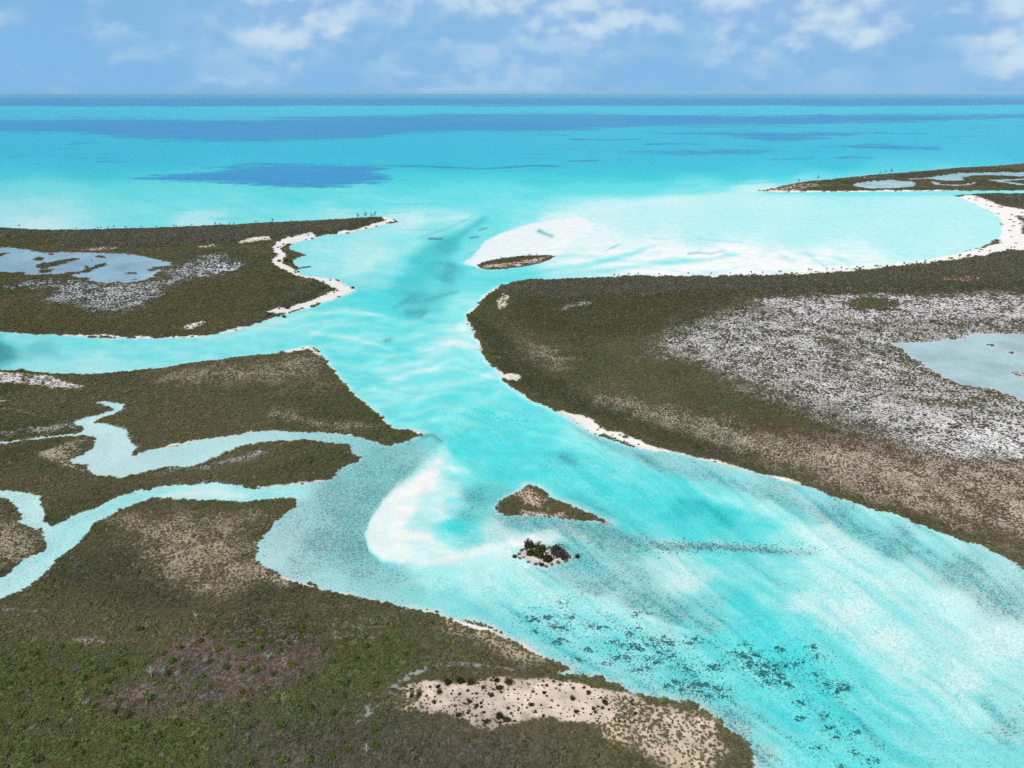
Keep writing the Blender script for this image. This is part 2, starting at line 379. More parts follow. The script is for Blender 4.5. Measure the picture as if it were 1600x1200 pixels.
# sandy beach strips: polyline along the shore, half-width px at start and end
BEACHES = [
 ([(487, 371), (465, 375), (448, 378), (436, 383), (432, 391), (440, 400), (432, 409), (442, 418), (462, 426), (480, 432)], 7, 6),
 ([(480, 432), (505, 437), (520, 443), (535, 450)], 5, 11), ([(552, 452), (530, 458), (505, 468), (480, 477), (450, 485), (415, 491)], 9, 3),
 ([(600, 341), (612, 345), (600, 348), (575, 356), (555, 361), (530, 365)], 4, 2.5), ([(0, 355), (140, 360), (400, 350), (590, 340)], 1.6, 2),
 ([(880, 651), (905, 655), (940, 673), (975, 688), (1010, 699), (1045, 707)], 10, 6), ([(1030, 704), (1140, 726), (1250, 756)], 3, 2),
 ([(1640, 372), (1550, 393), (1500, 402), (1450, 409), (1350, 421), (1250, 429), (1100, 433), (1000, 433), (880, 438)], 14, 4),
 ([(1590, 383), (1578, 370), (1580, 350), (1567, 335), (1542, 322), (1510, 310)], 22, 8), ([(1900, 360), (1650, 345), (1600, 335), (1560, 325), (1520, 312)], 14, 3),
 ([(728, 488), (745, 475), (757, 460), (775, 450)], 5, 4), ([(728, 495), (740, 520), (752, 548)], 3, 2), ([(776, 578), (785, 590)], 5, 5),
 ([(400, 507), (350, 521), (300, 527), (235, 528), (100, 523)], 3, 1.5), ([(1183, 298), (1247, 285), (1350, 275), (1420, 270)], 2, 1.4), ([(1190, 299), (1300, 300), (1400, 299), (1500, 298)], 1.6, 1.2),
 ([(450, 549), (484, 543), (498, 553)], 6, 4), ([(640, 673), (662, 677)], 2, 3), ([(500, 752), (400, 761)], 2, 1.5), ([(430, 676), (300, 690), (215, 707)], 2, 2),
 ([(100, 812), (162, 786), (225, 764)], 2, 2), ([(437, 903), (550, 930), (700, 963), (800, 1000), (897, 1046)], 3, 5),
]
RIDGES = [
 [(760, 455), (830, 438), (1000, 432), (1200, 430), (1400, 418), (1600, 388), (1900, 350), (1900, 430), (1600, 448), (1400, 453), (1250, 455), (1100, 462), (1000, 470), (950, 468), (880, 476), (800, 468)],
 [(-400, 345), (80, 361), (300, 355), (480, 347), (600, 340), (540, 362), (430, 375), (330, 384), (200, 391), (100, 388), (75, 376), (-400, 362)],
 [(330, 520), (400, 500), (440, 478), (490, 438), (510, 452), (480, 470), (430, 490), (400, 508)],
 [(1230, 290), (1350, 276), (1600, 257), (1900, 248), (1900, 258), (1600, 265), (1450, 273), (1300, 286)],
 [(1505, 308), (1540, 304), (1900, 305), (1900, 330), (1600, 322)],
]
# large tonal areas of the scrub: outline, feather, colour
TONES = [
 ([(-300, 1000), (120, 1010), (260, 1020), (230, 1060), (140, 1110), (240, 1130), (420, 1105), (540, 1030), (560, 960), (650, 990), (640, 1050), (520, 1120), (380, 1180), (300, 1400), (-600, 1400)], 30, GREEN),
 ([(-400, 500), (200, 470), (420, 420), (420, 470), (300, 522), (-400, 512)], 14, (0.148, 0.138, 0.058)),
 ([(800, 470), (1200, 440), (1900, 445), (1900, 465), (1400, 462), (1150, 475), (1030, 520), (900, 530), (800, 510)], 12, (0.110, 0.106, 0.050)),
 ([(735, 490), (800, 600), (1000, 680), (1200, 740), (1200, 720), (1000, 650), (850, 590), (780, 520)], 10, (0.092, 0.096, 0.048)),
 ([(1000, 640), (1200, 660), (1400, 690), (1400, 760), (1200, 720), (1040, 670)], 30, (0.135, 0.106, 0.056)),
 ([(60, 900), (250, 830), (420, 890), (600, 950), (400, 960), (200, 960)], 30, (0.112, 0.104, 0.060)),
]
DRY_CREEK = [([(800, 1049), (750, 1044), (712, 1038), (680, 1044), (655, 1052), (630, 1066), (612, 1082), (590, 1100), (575, 1118)], 3, 11),
             ([(0, 954), (30, 955), (60, 958)], 4, 2), ([(575, 1118), (560, 1135)], 6, 3), ([(0, 640), (60, 650), (110, 660)], 1.5, 2)]

# ---- the sea floor: soundings  (u, v, optical depth, weed cover)
SOUND = [
 # far sea north
 (0, 230, .95, 0), (200, 235, 1.0, 0), (500, 235, 1.0, 0), (800, 235, 1.05, 0), (1100, 225, 1.05, 0), (1400, 215, 1.0, 0), (1600, 215, 1.0, 0), (-200, 235, .95, 0), (1800, 215, 1, 0),
 (0, 265, .72, 0), (150, 262, .85, 0), (700, 250, 1.0, 0), (900, 260, 1.05, 0), (1100, 255, 1.05, 0), (1300, 250, 1.0, 0), (1600, 240, 1.0, 0), (-200, 270, .7, 0),
 (60, 295, .50, 0), (250, 300, .62, 0), (450, 305, .70, 0), (650, 285, .75, 0), (850, 280, .85, 0), (1000, 275, .95, 0), (1150, 275, .85, 0), (-200, 300, .5, 0),
 (60, 330, .28, 0), (250, 330, .48, 0), (420, 330, .52, .03), (560, 315, .58, 0), (700, 305, .62, 0), (800, 300, .62, 0), (900, 300, .7, 0), (1000, 293, .65, 0), (1100, 288, .5, 0), (-200, 330, .25, 0),
 (60, 350, .12, 0), (300, 348, .22, 0), (450, 340, .4, .03), (540, 338, .3, .05), (1180, 292, .15, 0), (1250, 277, .4, 0), (1400, 262, .55, 0), (1550, 252, .7, 0), (1700, 240, .8, 0), (1230, 272, .8, 0),
 # lagoon in the east
 (860, 345, .14, 0), (950, 325, .26, 0), (1050, 315, .26, 0), (1200, 308, .28, 0), (1350, 303, .45, 0), (1480, 302, .35, 0), (1600, 300, .35, 0),
 (1000, 350, .30, 0), (1150, 340, .36, 0), (1300, 340, .38, 0), (1450, 345, .38, 0), (1530, 350, .36, 0), (1100, 370, .33, .04), (1250, 375, .36, .05), (1400, 380, .36, .03), (1500, 375, .32, 0),
 (940, 375, .10, 0), (900, 360, .07, 0), (820, 380, .02, 0), (770, 395, .02, 0), (850, 370, .05, 0), (1020, 385, .10, 0), (1000, 405, .05, 0), (1130, 395, .05, 0), (1080, 412, .06, 0), (1180, 415, .08, 0), (1280, 405, .09, 0), (1350, 408, .10, 0), (1240, 415, .10, 0), (900, 400, .18, 0), (880, 412, .25, 0),
 # inlet mouth and flat west of it
 (640, 345, .18, 0), (720, 340, .32, 0), (780, 330, .5, 0), (830, 335, .45, 0), (680, 360, .4, .1), (520, 385, .30, .06), (570, 380, .26, .04), (500, 410, .32, .06), (560, 410, .22, .03), (600, 395, .25, .03), (520, 428, .34, .14), (580, 435, .42, .16), (620, 420, .38, .1), (640, 380, .34, .04),
 (760, 355, .55, .06), (740, 380, .55, .08), (700, 385, .78, .36), (670, 410, .78, .36), (640, 440, .76, .28), (700, 420, .66, .28), (730, 400, .45, .05), (600, 470, .72, .06), (650, 465, .70, .36), (700, 450, .62, .14), (740, 440, .6, .08), (800, 432, .58, .04), (680, 480, .58, .2),
 (560, 470, .68, .02), (520, 480, .60, 0), (650, 485, .55, .3), (710, 480, .40, 0), (728, 470, .3, 0),
 # confluence
 (450, 510, .40, 0), (520, 505, .52, 0), (600, 510, .58, 0), (660, 510, .54, 0), (700, 510, .42, 0), (722, 530, .28, 0), (560, 535, .55, .02), (620, 540, .55, .06), (500, 540, .58, .02), (680, 550, .42, 0), (540, 560, .6, 0), (600, 565, .5, 0), (740, 560, .4, 0),
 (530, 580, .62, .04), (580, 600, .58, .02), (640, 590, .48, 0), (700, 590, .45, 0), (750, 590, .5, 0), (600, 630, .56, 0), (650, 620, .52, .01), (720, 620, .62, .05), (780, 620, .6, .04), (640, 655, .56, 0), (690, 660, .68, 0), (750, 655, .72, .05), (810, 640, .65, .03), (850, 660, .6, .02), (900, 680, .45, 0),
 (720, 700, .84, 0), (760, 710, .8, .02), (820, 700, .76, .02), (880, 715, .72, .24), (930, 710, .55, .04), (980, 725, .5, .04), (790, 740, .78, .14), (840, 740, .75, .04), (740, 730, .66, .04), (900, 745, .72, 0), (960, 770, .78, .02),
 # creek north-west arm
 (0, 545, .6, .55), (60, 545, .5, .3), (30, 530, .42, .1), (120, 535, .45, .02), (200, 540, .42, .02), (300, 540, .42, .02), (300, 555, .36, .05), (150, 570, .26, .02), (60, 572, .3, 0), (400, 525, .40, 0), (400, 545, .45, .05), (450, 535, .5, .05), (-200, 545, .6, .5),
 # side creeks
 (180, 640, .28, .16), (150, 665, .22, .12), (180, 690, .24, .2), (150, 720, .22, .18), (200, 730, .24, .22), (260, 715, .28, .24), (340, 700, .28, .22), (420, 683, .30, .26), (500, 683, .34, .32), (80, 681, .2, .2),
 (20, 775, .24, .14), (50, 800, .24, .12), (60, 830, .26, .14), (120, 820, .36, .14), (90, 850, .36, .14), (40, 900, .34, .12), (200, 782, .44, .12), (260, 768, .46, .14), (330, 765, .30, .04), (290, 775, .24, .02), (400, 770, .42, .14), (450, 767, .40, .12), (-60, 940, .34, .1), (-60, 770, .25, .14),
 # flats
 (560, 700, .34, .34), (600, 705, .36, .40), (640, 700, .38, .38), (670, 690, .42, .30), (580, 740, .36, .40), (520, 770, .36, .42), (470, 800, .36, .34), (540, 800, .36, .44), (440, 840, .32, .32), (500, 840, .36, .46), (550, 850, .36, .46), (420, 870, .30, .26), (480, 880, .34, .36), (560, 885, .36, .40), (610, 900, .40, .34), (520, 905, .38, .26), (640, 730, .38, .42), (590, 770, .36, .44),
 (640, 920, .42, .28), (700, 935, .46, .2), (680, 900, .32, .1), (740, 905, .24, .02), (760, 880, .20, 0), (800, 900, .28, .02), (740, 950, .5, .2), (690, 880, .24, 0),
 # pocket beside the crescent bar
 (720, 735, .4, .02), (690, 770, .17, 0), (680, 800, .14, 0), (708, 790, .36, .05), (715, 825, .86, .14), (700, 840, .5, .02), (680, 850, .2, 0), (730, 800, .5, .40), (745, 775, .48, .45), (770, 765, .55, .34), (740, 840, .5, .22), (770, 830, .28, .2), (660, 840, .10, 0), (660, 870, .1, 0),
 # round the cays
 (800, 815, .40, .42), (850, 815, .42, .48), (900, 820, .42, .48), (940, 830, .42, .5), (970, 845, .42, .46), (790, 835, .26, .2), (850, 838, .14, .08), (900, 845, .36, .30), (780, 860, .16, .04), (820, 890, .26, .16), (900, 890, .38, .36), (950, 870, .34, .30), (980, 900, .36, .34),
 (930, 915, .40, .42), (1000, 935, .42, .44), (1050, 955, .42, .44), (1100, 975, .48, .36), (1060, 905, .18, .12), (1040, 880, .25, .14), (1100, 900, .30, .18), (1110, 935, .50, .34),
 (850, 765, .66, .14), (890, 785, .62, .2), (930, 800, .62, .2), (970, 815, .66, .1),
 # main channel going south-east
 (1020, 790, .82, .04), (1070, 790, .86, .24), (1130, 800, .82, .2), (1050, 760, .62, .02), (1000, 740, .6, .02), (1100, 760, .5, .02), (1150, 775, .34, .01), (1200, 790, .26, 0), (1270, 830, .17, 0), (1310, 860, .17, 0), (1180, 820, .6, .1), (1080, 825, .72, .05), (1240, 850, .4, .1),
 (1020, 715, .34, .3), (1100, 735, .36, .3), (1200, 765, .34, .34), (1300, 810, .34, .36), (1350, 815, .28, .1), (1400, 850, .32, .40), (1450, 850, .26, .1), (1500, 895, .34, .44), (1570, 930, .34, .44), (1560, 890, .24, .2), (1600, 920, .28, .3), (1420, 890, .24, .08), (1350, 862, .16, 0), (1400, 910, .20, .02), (1480, 940, .18, .03), (1560, 1000, .15, .05), (1700, 960, .3, .3),
 (1150, 890, .45, .12), (1120, 870, .5, .1), (1200, 890, .42, .1), (1250, 900, .32, .08), (1300, 900, .26, .06), (1260, 940, .18, .04), (1320, 960, .14, .04), (1380, 1000, .14, .04), (1420, 1040, .18, .05), (1330, 920, .3, .06), (1400, 960, .34, .06), (1460, 1000, .30, .1), (1450, 1060, .34, .1), (1500, 1060, .18, .05), (1520, 1110, .28, .06), (1580, 1060, .32, .16), (1590, 1140, .40, .26),
 (1120, 915, .62, .1), (1160, 940, .86, .06), (1200, 980, .96, .02), (1240, 1020, .95, .02), (1200, 930, .5, .08), (1240, 970, .55, .06), (1290, 1010, .62, .1), (1280, 1070, .86, .02), (1330, 1060, .68, .12), (1320, 1120, .84, .05), (1380, 1100, .6, .12), (1360, 1170, .72, .1), (1430, 1150, .56, .14), (1500, 1180, .55, .14), (1590, 1190, .52, .14), (1300, 1190, .72, .03), (1240, 1180, .58, .02), (1240, 1120, .82, 0), (1400, 1300, .6, .1), (1700, 1150, .4, .2), (1700, 1300, .5, .15),
 (1080, 985, .5, .1), (1130, 1000, .74, .03), (1000, 970, .36, .02), (940, 945, .32, .01), (880, 930, .28, .01), (820, 930, .34, .03), (860, 960, .42, .06), (920, 975, .42, .05), (990, 1000, .5, .06), (1060, 1020, .56, .06), (1120, 1050, .66, .06), (1180, 1080, .74, .05),
 (800, 970, .5, .2), (850, 1000, .52, .2), (900, 1025, .5, .22), (950, 1050, .5, .24), (1020, 1075, .48, .28), (1080, 1090, .45, .34), (1130, 1115, .42, .38), (1165, 1140, .38, .40), (960, 1015, .56, .12), (1050, 1055, .58, .14), (1130, 1085, .62, .14), (1190, 1140, .5, .14), (1195, 1180, .36, .35), (1210, 1230, .5, .1),
 (30, 405, .35, 0), (150, 420, .42, 0), (220, 420, .5, 0), (1500, 570, .22, .12), (1560, 560, .2, .1), (1580, 600, .2, .14), (1430, 545, .26, .14), (1380, 288, .25, .05), (1500, 276, .25, .05),
]
# streaks, bars and runnels: line, half-width px (start, end), optical depth or None, weed or None, strength
STREAKS = [
 ([(400, 513), (440, 500), (480, 490), (540, 485), (580, 489), (615, 497)], 5, 2, .20, 0, .9), ([(300, 530), (360, 524), (420, 510)], 4, 4, .24, 0, .7),
 ([(478, 520), (510, 522), (545, 528), (585, 536), (622, 549)], 3, 2, .26, 0, .9), ([(575, 582), (620, 574), (655, 566), (690, 545), (715, 522), (730, 500)], 5, 6, .20, 0, .8),
 ([(600, 594), (660, 578), (700, 574), (740, 579), (780, 592)], 4, 2, .24, 0, .85), ([(640, 545), (690, 532), (725, 512)], 3, 3, .26, 0, .6), ([(560, 550), (600, 556), (640, 554)], 2, 2, .34, 0, .7),
 ([(640, 640), (655, 622), (690, 612), (730, 612)], 4, 3, .36, 0, .7), ([(670, 660), (690, 645), (730, 640)], 3, 3, .44, 0, .6), ([(560, 606), (600, 612), (640, 606)], 3, 2, .42, 0, .5),
 ([(500, 500), (560, 503), (620, 515)], 2, 2, .38, 0, .5), ([(430, 530), (500, 532)], 2, 2, .42, 0, .5), ([(660, 600), (720, 596), (765, 606)], 3, 2, .34, 0, .6),
 ([(770, 640), (830, 650), (890, 676)], 4, 4, .5, 0, .4), ([(860, 690), (930, 700), (1000, 730)], 5, 5, .42, 0, .4),
 # inlet channel weed
 ([(768, 335), (740, 352), (715, 368), (690, 385), (655, 405)], 4, 12, .74, .40, .7), ([(690, 385), (655, 410), (635, 440), (605, 470)], 13, 6, .76, .24, .7), ([(715, 415), (705, 440), (680, 465), (640, 485)], 9, 9, .64, .34, .6), ([(655, 462), (630, 470), (612, 478)], 6, 3, .62, .46, .7), ([(630, 486), (650, 488), (665, 484), (650, 498)], 6, 3, .58, .46, .7), ([(720, 452), (690, 460), (660, 470)], 3, 4, .58, .42, .8),
 ([(740, 336), (700, 356), (650, 372)], 1.5, 1.5, .6, .45, .5), ([(620, 358), (690, 357)], 1, 1, .3, .4, .6), ([(672, 372), (690, 372)], 2, 2, .6, .7, .9), ([(735, 370), (747, 369)], 2, 2, .55, .6, .9), ([(748, 359), (760, 355)], 1.6, 1.6, .55, .6, .9),
 ([(604, 530), (610, 528)], 4, 4, .56, .55, .7), ([(556, 575), (600, 592)], 1.5, 1.5, .6, .5, .5), ([(690, 440), (700, 425), (705, 405)], 9, 7, .72, .45, .7),
 ([(480, 479), (520, 468), (548, 457)], 2.0, 1.2, .6, .25, .8), ([(600, 455), (690, 415)], 2, 2, .7, .3, .5),
 # eastern lagoon runnels
 ([(1025, 383), (985, 397), (940, 408), (900, 418), (850, 424), (780, 438), (740, 446)], 3, 6, .60, .10, .95), ([(1170, 392), (1110, 404), (1040, 410), (980, 417), (900, 426), (840, 432)], 3, 6, .5, .12, .9),
 ([(842, 360), (862, 368)], 2.5, 2.5, .35, .5, .95), ([(945, 391), (968, 381)], 1.2, 1.2, .4, .4, .9), ([(1070, 396), (1090, 393), (1110, 395), (1140, 389)], 2.6, 1, .32, .42, .9), ([(1020, 371), (1040, 372)], 1.5, 1, .4, .3, .8), ([(1090, 372), (1160, 378)], 1.2, 1.2, .45, .3, .7),
 ([(1220, 398), (1240, 408)], 3, 3, .36, .2, .7), ([(1260, 395), (1290, 415)], 3, 2, .4, .2, .7), ([(1170, 418), (1200, 424), (1250, 420)], 2, 2, .35, .25, .6), ([(1300, 398), (1330, 412)], 3, 3, .35, .12, .6), ([(1190, 402), (1230, 400)], 2, 2, .38, .2, .6),
 ([(885, 357), (900, 362), (930, 364)], 1, 2, .05, 0, .8), ([(720, 412), (735, 415), (745, 418)], 2, 2, .5, .3, .8), ([(733, 396), (742, 391)], 1.6, 1, .45, .4, .8), ([(830, 345), (900, 332), (1000, 317), (1100, 306), (1200, 301)], 3, 3, .18, 0, .7),
 ([(630, 346), (690, 342), (740, 336)], 3, 2, .14, 0, .8), ([(1180, 300), (1300, 303), (1450, 303), (1600, 300)], 1.4, 2, .55, 0, .8),
 ([(570, 420), (590, 398), (600, 388)], 3, 3, .12, 0, .7), ([(540, 425), (575, 420)], 5, 5, .16, 0, .5),
 # crescent tail, sandy spits
 ([(640, 880), (690, 872), (730, 866), (765, 852), (800, 850), (850, 842)], 7, 5, .10, 0, .9), ([(790, 846), (830, 838), (866, 846)], 5, 3, .06, 0, .9), ([(770, 850), (800, 868), (830, 890)], 6, 4, .12, 0, .8),
 ([(690, 690), (700, 710), (712, 740)], 3, 4, .2, 0, .5), ([(655, 682), (676, 678), (694, 688)], 3, 2, .4, .55, .9),
 # grey weed band along the eastern shore
 ([(860, 640), (920, 680), (1000, 712), (1080, 738), (1200, 768), (1300, 806), (1400, 850), (1500, 895), (1620, 950)], 3, 20, .36, .46, .75),
 ([(1000, 846), (1060, 850), (1130, 851), (1210, 856), (1295, 862)], 7, 5, .26, .52, .9), ([(880, 770), (930, 790), (980, 812)], 3, 2, .6, .3, .7), ([(935, 812), (960, 830), (990, 850)], 6, 6, .4, .55, .7),
 ([(870, 706), (890, 716), (905, 722)], 5, 4, .62, .45, .8), ([(900, 728), (940, 748)], 3, 2, .72, .25, .6),
 ([(1370, 915), (1430, 950), (1490, 985), (1530, 1020)], 5, 9, .34, .22, .6), ([(1535, 1075), (1560, 1110), (1590, 1150)], 5, 12, .4, .40, .7), ([(1270, 930), (1330, 990), (1420, 1060), (1520, 1130), (1560, 1180)], 10, 14, .34, .10, .4),
 ([(1210, 1010), (1250, 1060), (1280, 1110), (1290, 1160)], 2, 5, .7, .30, .7), ([(1300, 1080), (1345, 1120), (1380, 1180)], 4, 6, .5, .34, .7), ([(1180, 975), (1240, 1040), (1300, 1090)], 4, 4, .9, .14, .5),
 ([(1440, 920), (1520, 980), (1580, 1060)], 12, 14, .20, .02, .4), ([(1270, 820), (1310, 850), (1325, 868)], 16, 10, .14, 0, .7), ([(1050, 905), (1080, 915)], 16, 14, .15, .10, .6),
 ([(240, 775), (310, 770), (350, 772), (390, 777)], 3, 4, .10, 0, .8), ([(100, 825), (160, 795), (230, 768)], 5, 3, .42, .2, .5), ([(130, 848), (200, 797)], 3, 3, .12, .02, .6), ([(60, 905), (110, 862)], 3, 3, .12, .02, .6),
 ([(760, 950), (800, 960), (860, 985), (950, 1030), (1050, 1075)], 5, 6, .5, .16, .5), ([(900, 918), (1000, 958), (1090, 990)], 2, 2, .24, 0, .6), ([(1100, 1000), (1160, 1040), (1200, 1085)], 3, 3, .62, .2, .5),
 # far sea streaks
 ([(560, 258), (660, 259), (760, 263), (830, 258), (890, 260)], 2, 1.6, None, .6, .9), ([(810, 283), (900, 282), (1000, 284)], 1, 1, None, .35, .7), ([(890, 251), (935, 250)], 1.4, 1, None, .7, .9), ([(1000, 225), (1060, 224), (1110, 225)], 1.6, 1, None, .7, .9),
 ([(1300, 246), (1340, 245), (1370, 246)], 1.8, 1, None, .6, .9), ([(1205, 249), (1270, 247)], 1.2, 1, None, .6, .9), ([(880, 217), (950, 218), (1005, 217)], 1.2, .8, None, .8, .9), ([(840, 210), (890, 211)], 1, .8, None, .7, .9), ([(105, 225), (155, 222)], 1.2, 1, None, .6, .8),
 ([(150, 252), (195, 252)], 1, .7, None, .7, .9), ([(0, 246), (60, 243), (130, 241)], 1.5, 1, None, .4, .7), ([(1360, 207), (1400, 208), (1460, 209)], 1.2, .8, None, .7, .9), ([(1470, 214), (1520, 213)], 1, .7, None, .5, .9), ([(60, 282), (130, 281)], 1.4, 1, None, .3, .6), ([(320, 343), (400, 339), (470, 336)], 3, 2, .5, .2, .6), ([(540, 332), (640, 331)], 1.4, 1, .5, .3, .6), ([(600, 318), (720, 318)], 1.2, 1, .6, .4, .6), ([(420, 305), (480, 300), (620, 300)], 1.5, 1, .7, .15, .6),
 ([(1110, 288), (1180, 286), (1250, 278)], 1.6, 1, .7, .3, .6), ([(1020, 290), (1090, 289)], 1.2, 1, .7, .2, .6),
]
BARS = [([(694, 692), (672, 708), (650, 727), (620, 755), (594, 780), (576, 807), (567, 832), (573, 857), (592, 876), (625, 882), (652, 876), (640, 850), (634, 825), (650, 795), (670, 770), (692, 748), (706, 725), (706, 707)], .05, 4, 40),
        ([(722, 411), (740, 398), (757, 376), (785, 362), (830, 347), (900, 335), (930, 350), (900, 372), (880, 395), (860, 408), (800, 420), (745, 418)], .03, 2, 10)]
BAR_W = BARS
BEDS = [   # wide seagrass meadows out in the bay
 [(-500, 187), (0, 186), (60, 185), (100, 183), (200, 184), (300, 187), (400, 186), (520, 182), (600, 181), (700, 177), (820, 177), (1000, 178), (1100, 179), (1200, 181), (1400, 178), (1600, 175), (2200, 175), (2200, 186), (1600, 186), (1450, 190), (1300, 193), (1200, 197), (1100, 199), (960, 201), (880, 206), (700, 207), (640, 209), (580, 215), (500, 219), (400, 221), (250, 219), (150, 212), (100, 208), (40, 209), (0, 208), (-500, 208)],
 [(205, 278), (260, 274), (330, 267), (400, 257), (470, 255), (560, 257), (610, 261), (590, 270), (620, 278), (570, 287), (500, 292), (420, 291), (330, 284), (260, 281)],
 [(930, 236), (1000, 234), (1060, 235), (1120, 231), (1200, 229), (1245, 234), (1200, 238), (1100, 241), (1020, 240), (950, 238)],
 [(1010, 207), (1100, 204), (1200, 205), (1300, 203), (1375, 205), (1330, 213), (1250, 218), (1200, 219), (1130, 213), (1060, 210)],
 [(1290, 229), (1360, 225), (1420, 227), (1510, 233), (1480, 235), (1400, 235), (1340, 232)],
 [(300, 262), (400, 254), (560, 255), (470, 259), (360, 263)],
]
SA = np.array(SOUND, float)


def shore_distance(x, y):
    """metres inland (+) or offshore (-), and which land"""
    wob = (fbm(x, y, 7.0, 3, 5) - .5) * 3.0 + (fbm(x, y, 1.6, 2, 9) - .5) * 1.1
    sd = np.full(x.shape, -400.0)
    lid = np.full(x.shape, -1, int)
    for i, (k, P) in enumerate(LAND_W.items()):
        d = sdf(x, y, P, 60.0)
        small = k in ('palm_cay', 'triangle_cay', 'bush_cay')
        d = d + wob * (0.5 if small else 1.0)
        b = d > sd
        sd[b] = d[b]; lid[b] = i
    pond = np.full(x.shape, -400.0)
    for P in POND_W:
        pond = np.maximum(pond, sdf(x, y, P, 40.0))
    for P in PISL_W:
        pond = np.minimum(pond, -sdf(x, y, P, 20.0))
    pond = np.where(pond > -50, pond + wob * 2.3, pond)
    # little islands of mangrove dotting the western pond
    dots = (vnoise(x / 9.0, y / 9.0, 77) > 0.86) & (x < -150) & (x > -330) & (y > 380)
    pond = np.where(dots & (pond > 0), -1.0, pond)
    return np.minimum(sd, -pond), lid, pond


def seafloor(x, y, sd, pond):
    """optical depth, weed cover, blue body colour of the far sea 0..1"""
    u, v = survey(x, y)
    # slight wander of all drawn edges
    wu = (fbm(x, y, 14.0, 3, 21) - .5) * 10.0 * np.clip(300 / (y + 60), .15, 1.2)
    wv = (fbm(x, y, 14.0, 3, 22) - .5) * 5.0 * np.clip(300 / (y + 60), .1, 1.2)
    u = u + wu; v = v + wv
    L = np.zeros(u.shape); G = np.zeros(u.shape)
    n = u.size
    for s in range(0, n, 40000):
        uu, vv = u[s:s + 40000, None], v[s:s + 40000, None]
        yscale = np.where(vv < 330, 3.2, 1.7)
        d2 = (uu - SA[None, :, 0]) ** 2 + ((vv - SA[None, :, 1]) * yscale) ** 2
        wgt = 1.0 / (d2 + 150.0) ** 2
        ws = wgt.sum(1)
        L[s:s + 40000] = (wgt * SA[None, :, 2]).sum(1) / ws
        G[s:s + 40000] = (wgt * SA[None, :, 3]).sum(1) / ws
    flat = sstep(G, .10, .22) * sstep(L, .5, .38)
    L = L * (1 - .16 * flat); G = G * (1 + .08 * flat)
    # bars
    sk = fbm(u / 26.0, v / 9.0, 1.0, 3, 29)
    for P, val, hard, soft in BARS:
        d = sdf(u, v * 1.4, [(a, b * 1.4) for a, b in P], 60)
        side = sstep(u, np.min([p[0] for p in P]), np.max([p[0] for p in P]))
        feather = (hard + (soft - hard) * side) * (.6 + .9 * sk)
        k = np.clip((d + feather * .3) / feather, 0, 1); k = k * k * (3 - 2 * k)
        L = L * (1 - k) + val * k; G = G * (1 - k)
    for line, w0, w1, lv, gv, st in STREAKS:
        m = 40 + 2 * max(w0, w1)
        d, t = dist_line(u, v * 1.5, [(a, b * 1.5) for a, b in line], m)
        wd = (w0 + (w1 - w0) * t) * (1.9 if (gv == 0 and lv is not None and lv < .5) else 1.45)
        k = np.clip(np.exp(-(d / wd) ** 2 * 0.9) * st * (.75 + .5 * sk), 0, 1)
        k = k * sstep(t, -.02, .12) * (1 - sstep(t, .88, 1.02)) if len(line) > 2 else k
        if lv is not None:
            L = L * (1 - k) + lv * k
        if gv is not None:
            G = G * (1 - k) + gv * k
    # meadows far out
    bed = np.zeros(u.shape)
    far = v < 330
    if far.any():
        uf, vf = u[far], v[far]
        ed = (fbm(uf / 130.0, vf / 1.1, 1.0, 4, 31, .65) - .5) * 17.0 + (fbm(uf / 420.0, vf / 3.0, 1.0, 2, 33) - .5) * 5.0
        b = np.zeros(uf.shape)
        for P in BEDS:
            d = sdf(uf * .16, vf, [(a * .16, c) for a, c in P], 12) + ed * .8
            b = np.maximum(b, sstep(d, -2.8, 4.2))
        b = b * (.42 + .95 * fbm(uf / 240.0, vf / 2.0, 1.0, 3, 35))
        st = fbm(uf / 140.0, vf / 1.1, 1.0, 4, 37)
        b = np.maximum(b, sstep(st, .66, .84) * sstep(vf, 300, 250) * sstep(vf, 160, 180) * .55)
        bed[far] = np.clip(b, 0, 1)
        far_blue0 = sstep(vf + (fbm(uf / 200, vf / 2, 1, 3, 41) - .5) * 6, 168, 163)
        L[far] = L[far] * (1 + .32 * sstep(vf, 300, 250)) * (1 - .25 * sstep(vf, 200, 175))
        far_blue0 = np.maximum(far_blue0 * (.55 + .45 * sstep(vf, 150, 161)), .36 * sstep(vf, 300, 230))  # horizon band, plus blue painted in for haze and reflected sky
        tmp = np.zeros(u.shape); tmp[far] = far_blue0
        far_blue = tmp
    else:
        far_blue = np.zeros(u.shape)
    lag = sstep(v, 300, 312) * sstep(v, 440, 425) * sstep(u, 820, 900)
    sw = 1 - np.abs(2 * fbm((u + (fbm(u / 50, v / 14, 1.0, 2, 44) - .5) * 90) / 120.0, (v + (fbm(u / 90, v / 20, 1, 2, 45) - .5) * 26) / 9.0, 1.0, 3, 43) - 1)
    L = L * (1 - .42 * lag) + lag * ((sw - .62) * -.34 * sstep(v, 370, 400) * sstep(u, 1420, 1300))
    L = L * (1 - .38 * sstep(u, 600, 440) * sstep(v, 585, 605) * sstep(v, 980, 930) * sstep(sd, -32, -14))
    L = np.maximum(L, 0)
    # sand waves in the channel: crests run across the flow
    ph = (u * 0.35 + v * 1.0)
    rip = fbm(u / 46.0 + v / 80.0, (v - u * .12) / 7.5, 1.0, 3, 51) - .5
    L = L + rip * 0.24 * sstep(L, .12, .45) * (v > 300)
    L = L + (fbm(x, y, 5.0, 3, 55) - .5) * .10 * sstep(L, .1, .4)
    L = L * (1 - .2 * sstep(v, 860, 930))
    # crests of sand waves where the creeks meet, and round the crescent bar
    wx = u + (fbm(u / 60.0, v / 30.0, 1.0, 3, 57) - .5) * 60
    wy = v + (fbm(u / 70.0, v / 40.0, 1.0, 2, 58) - .5) * 44 + (u - 640) * .10
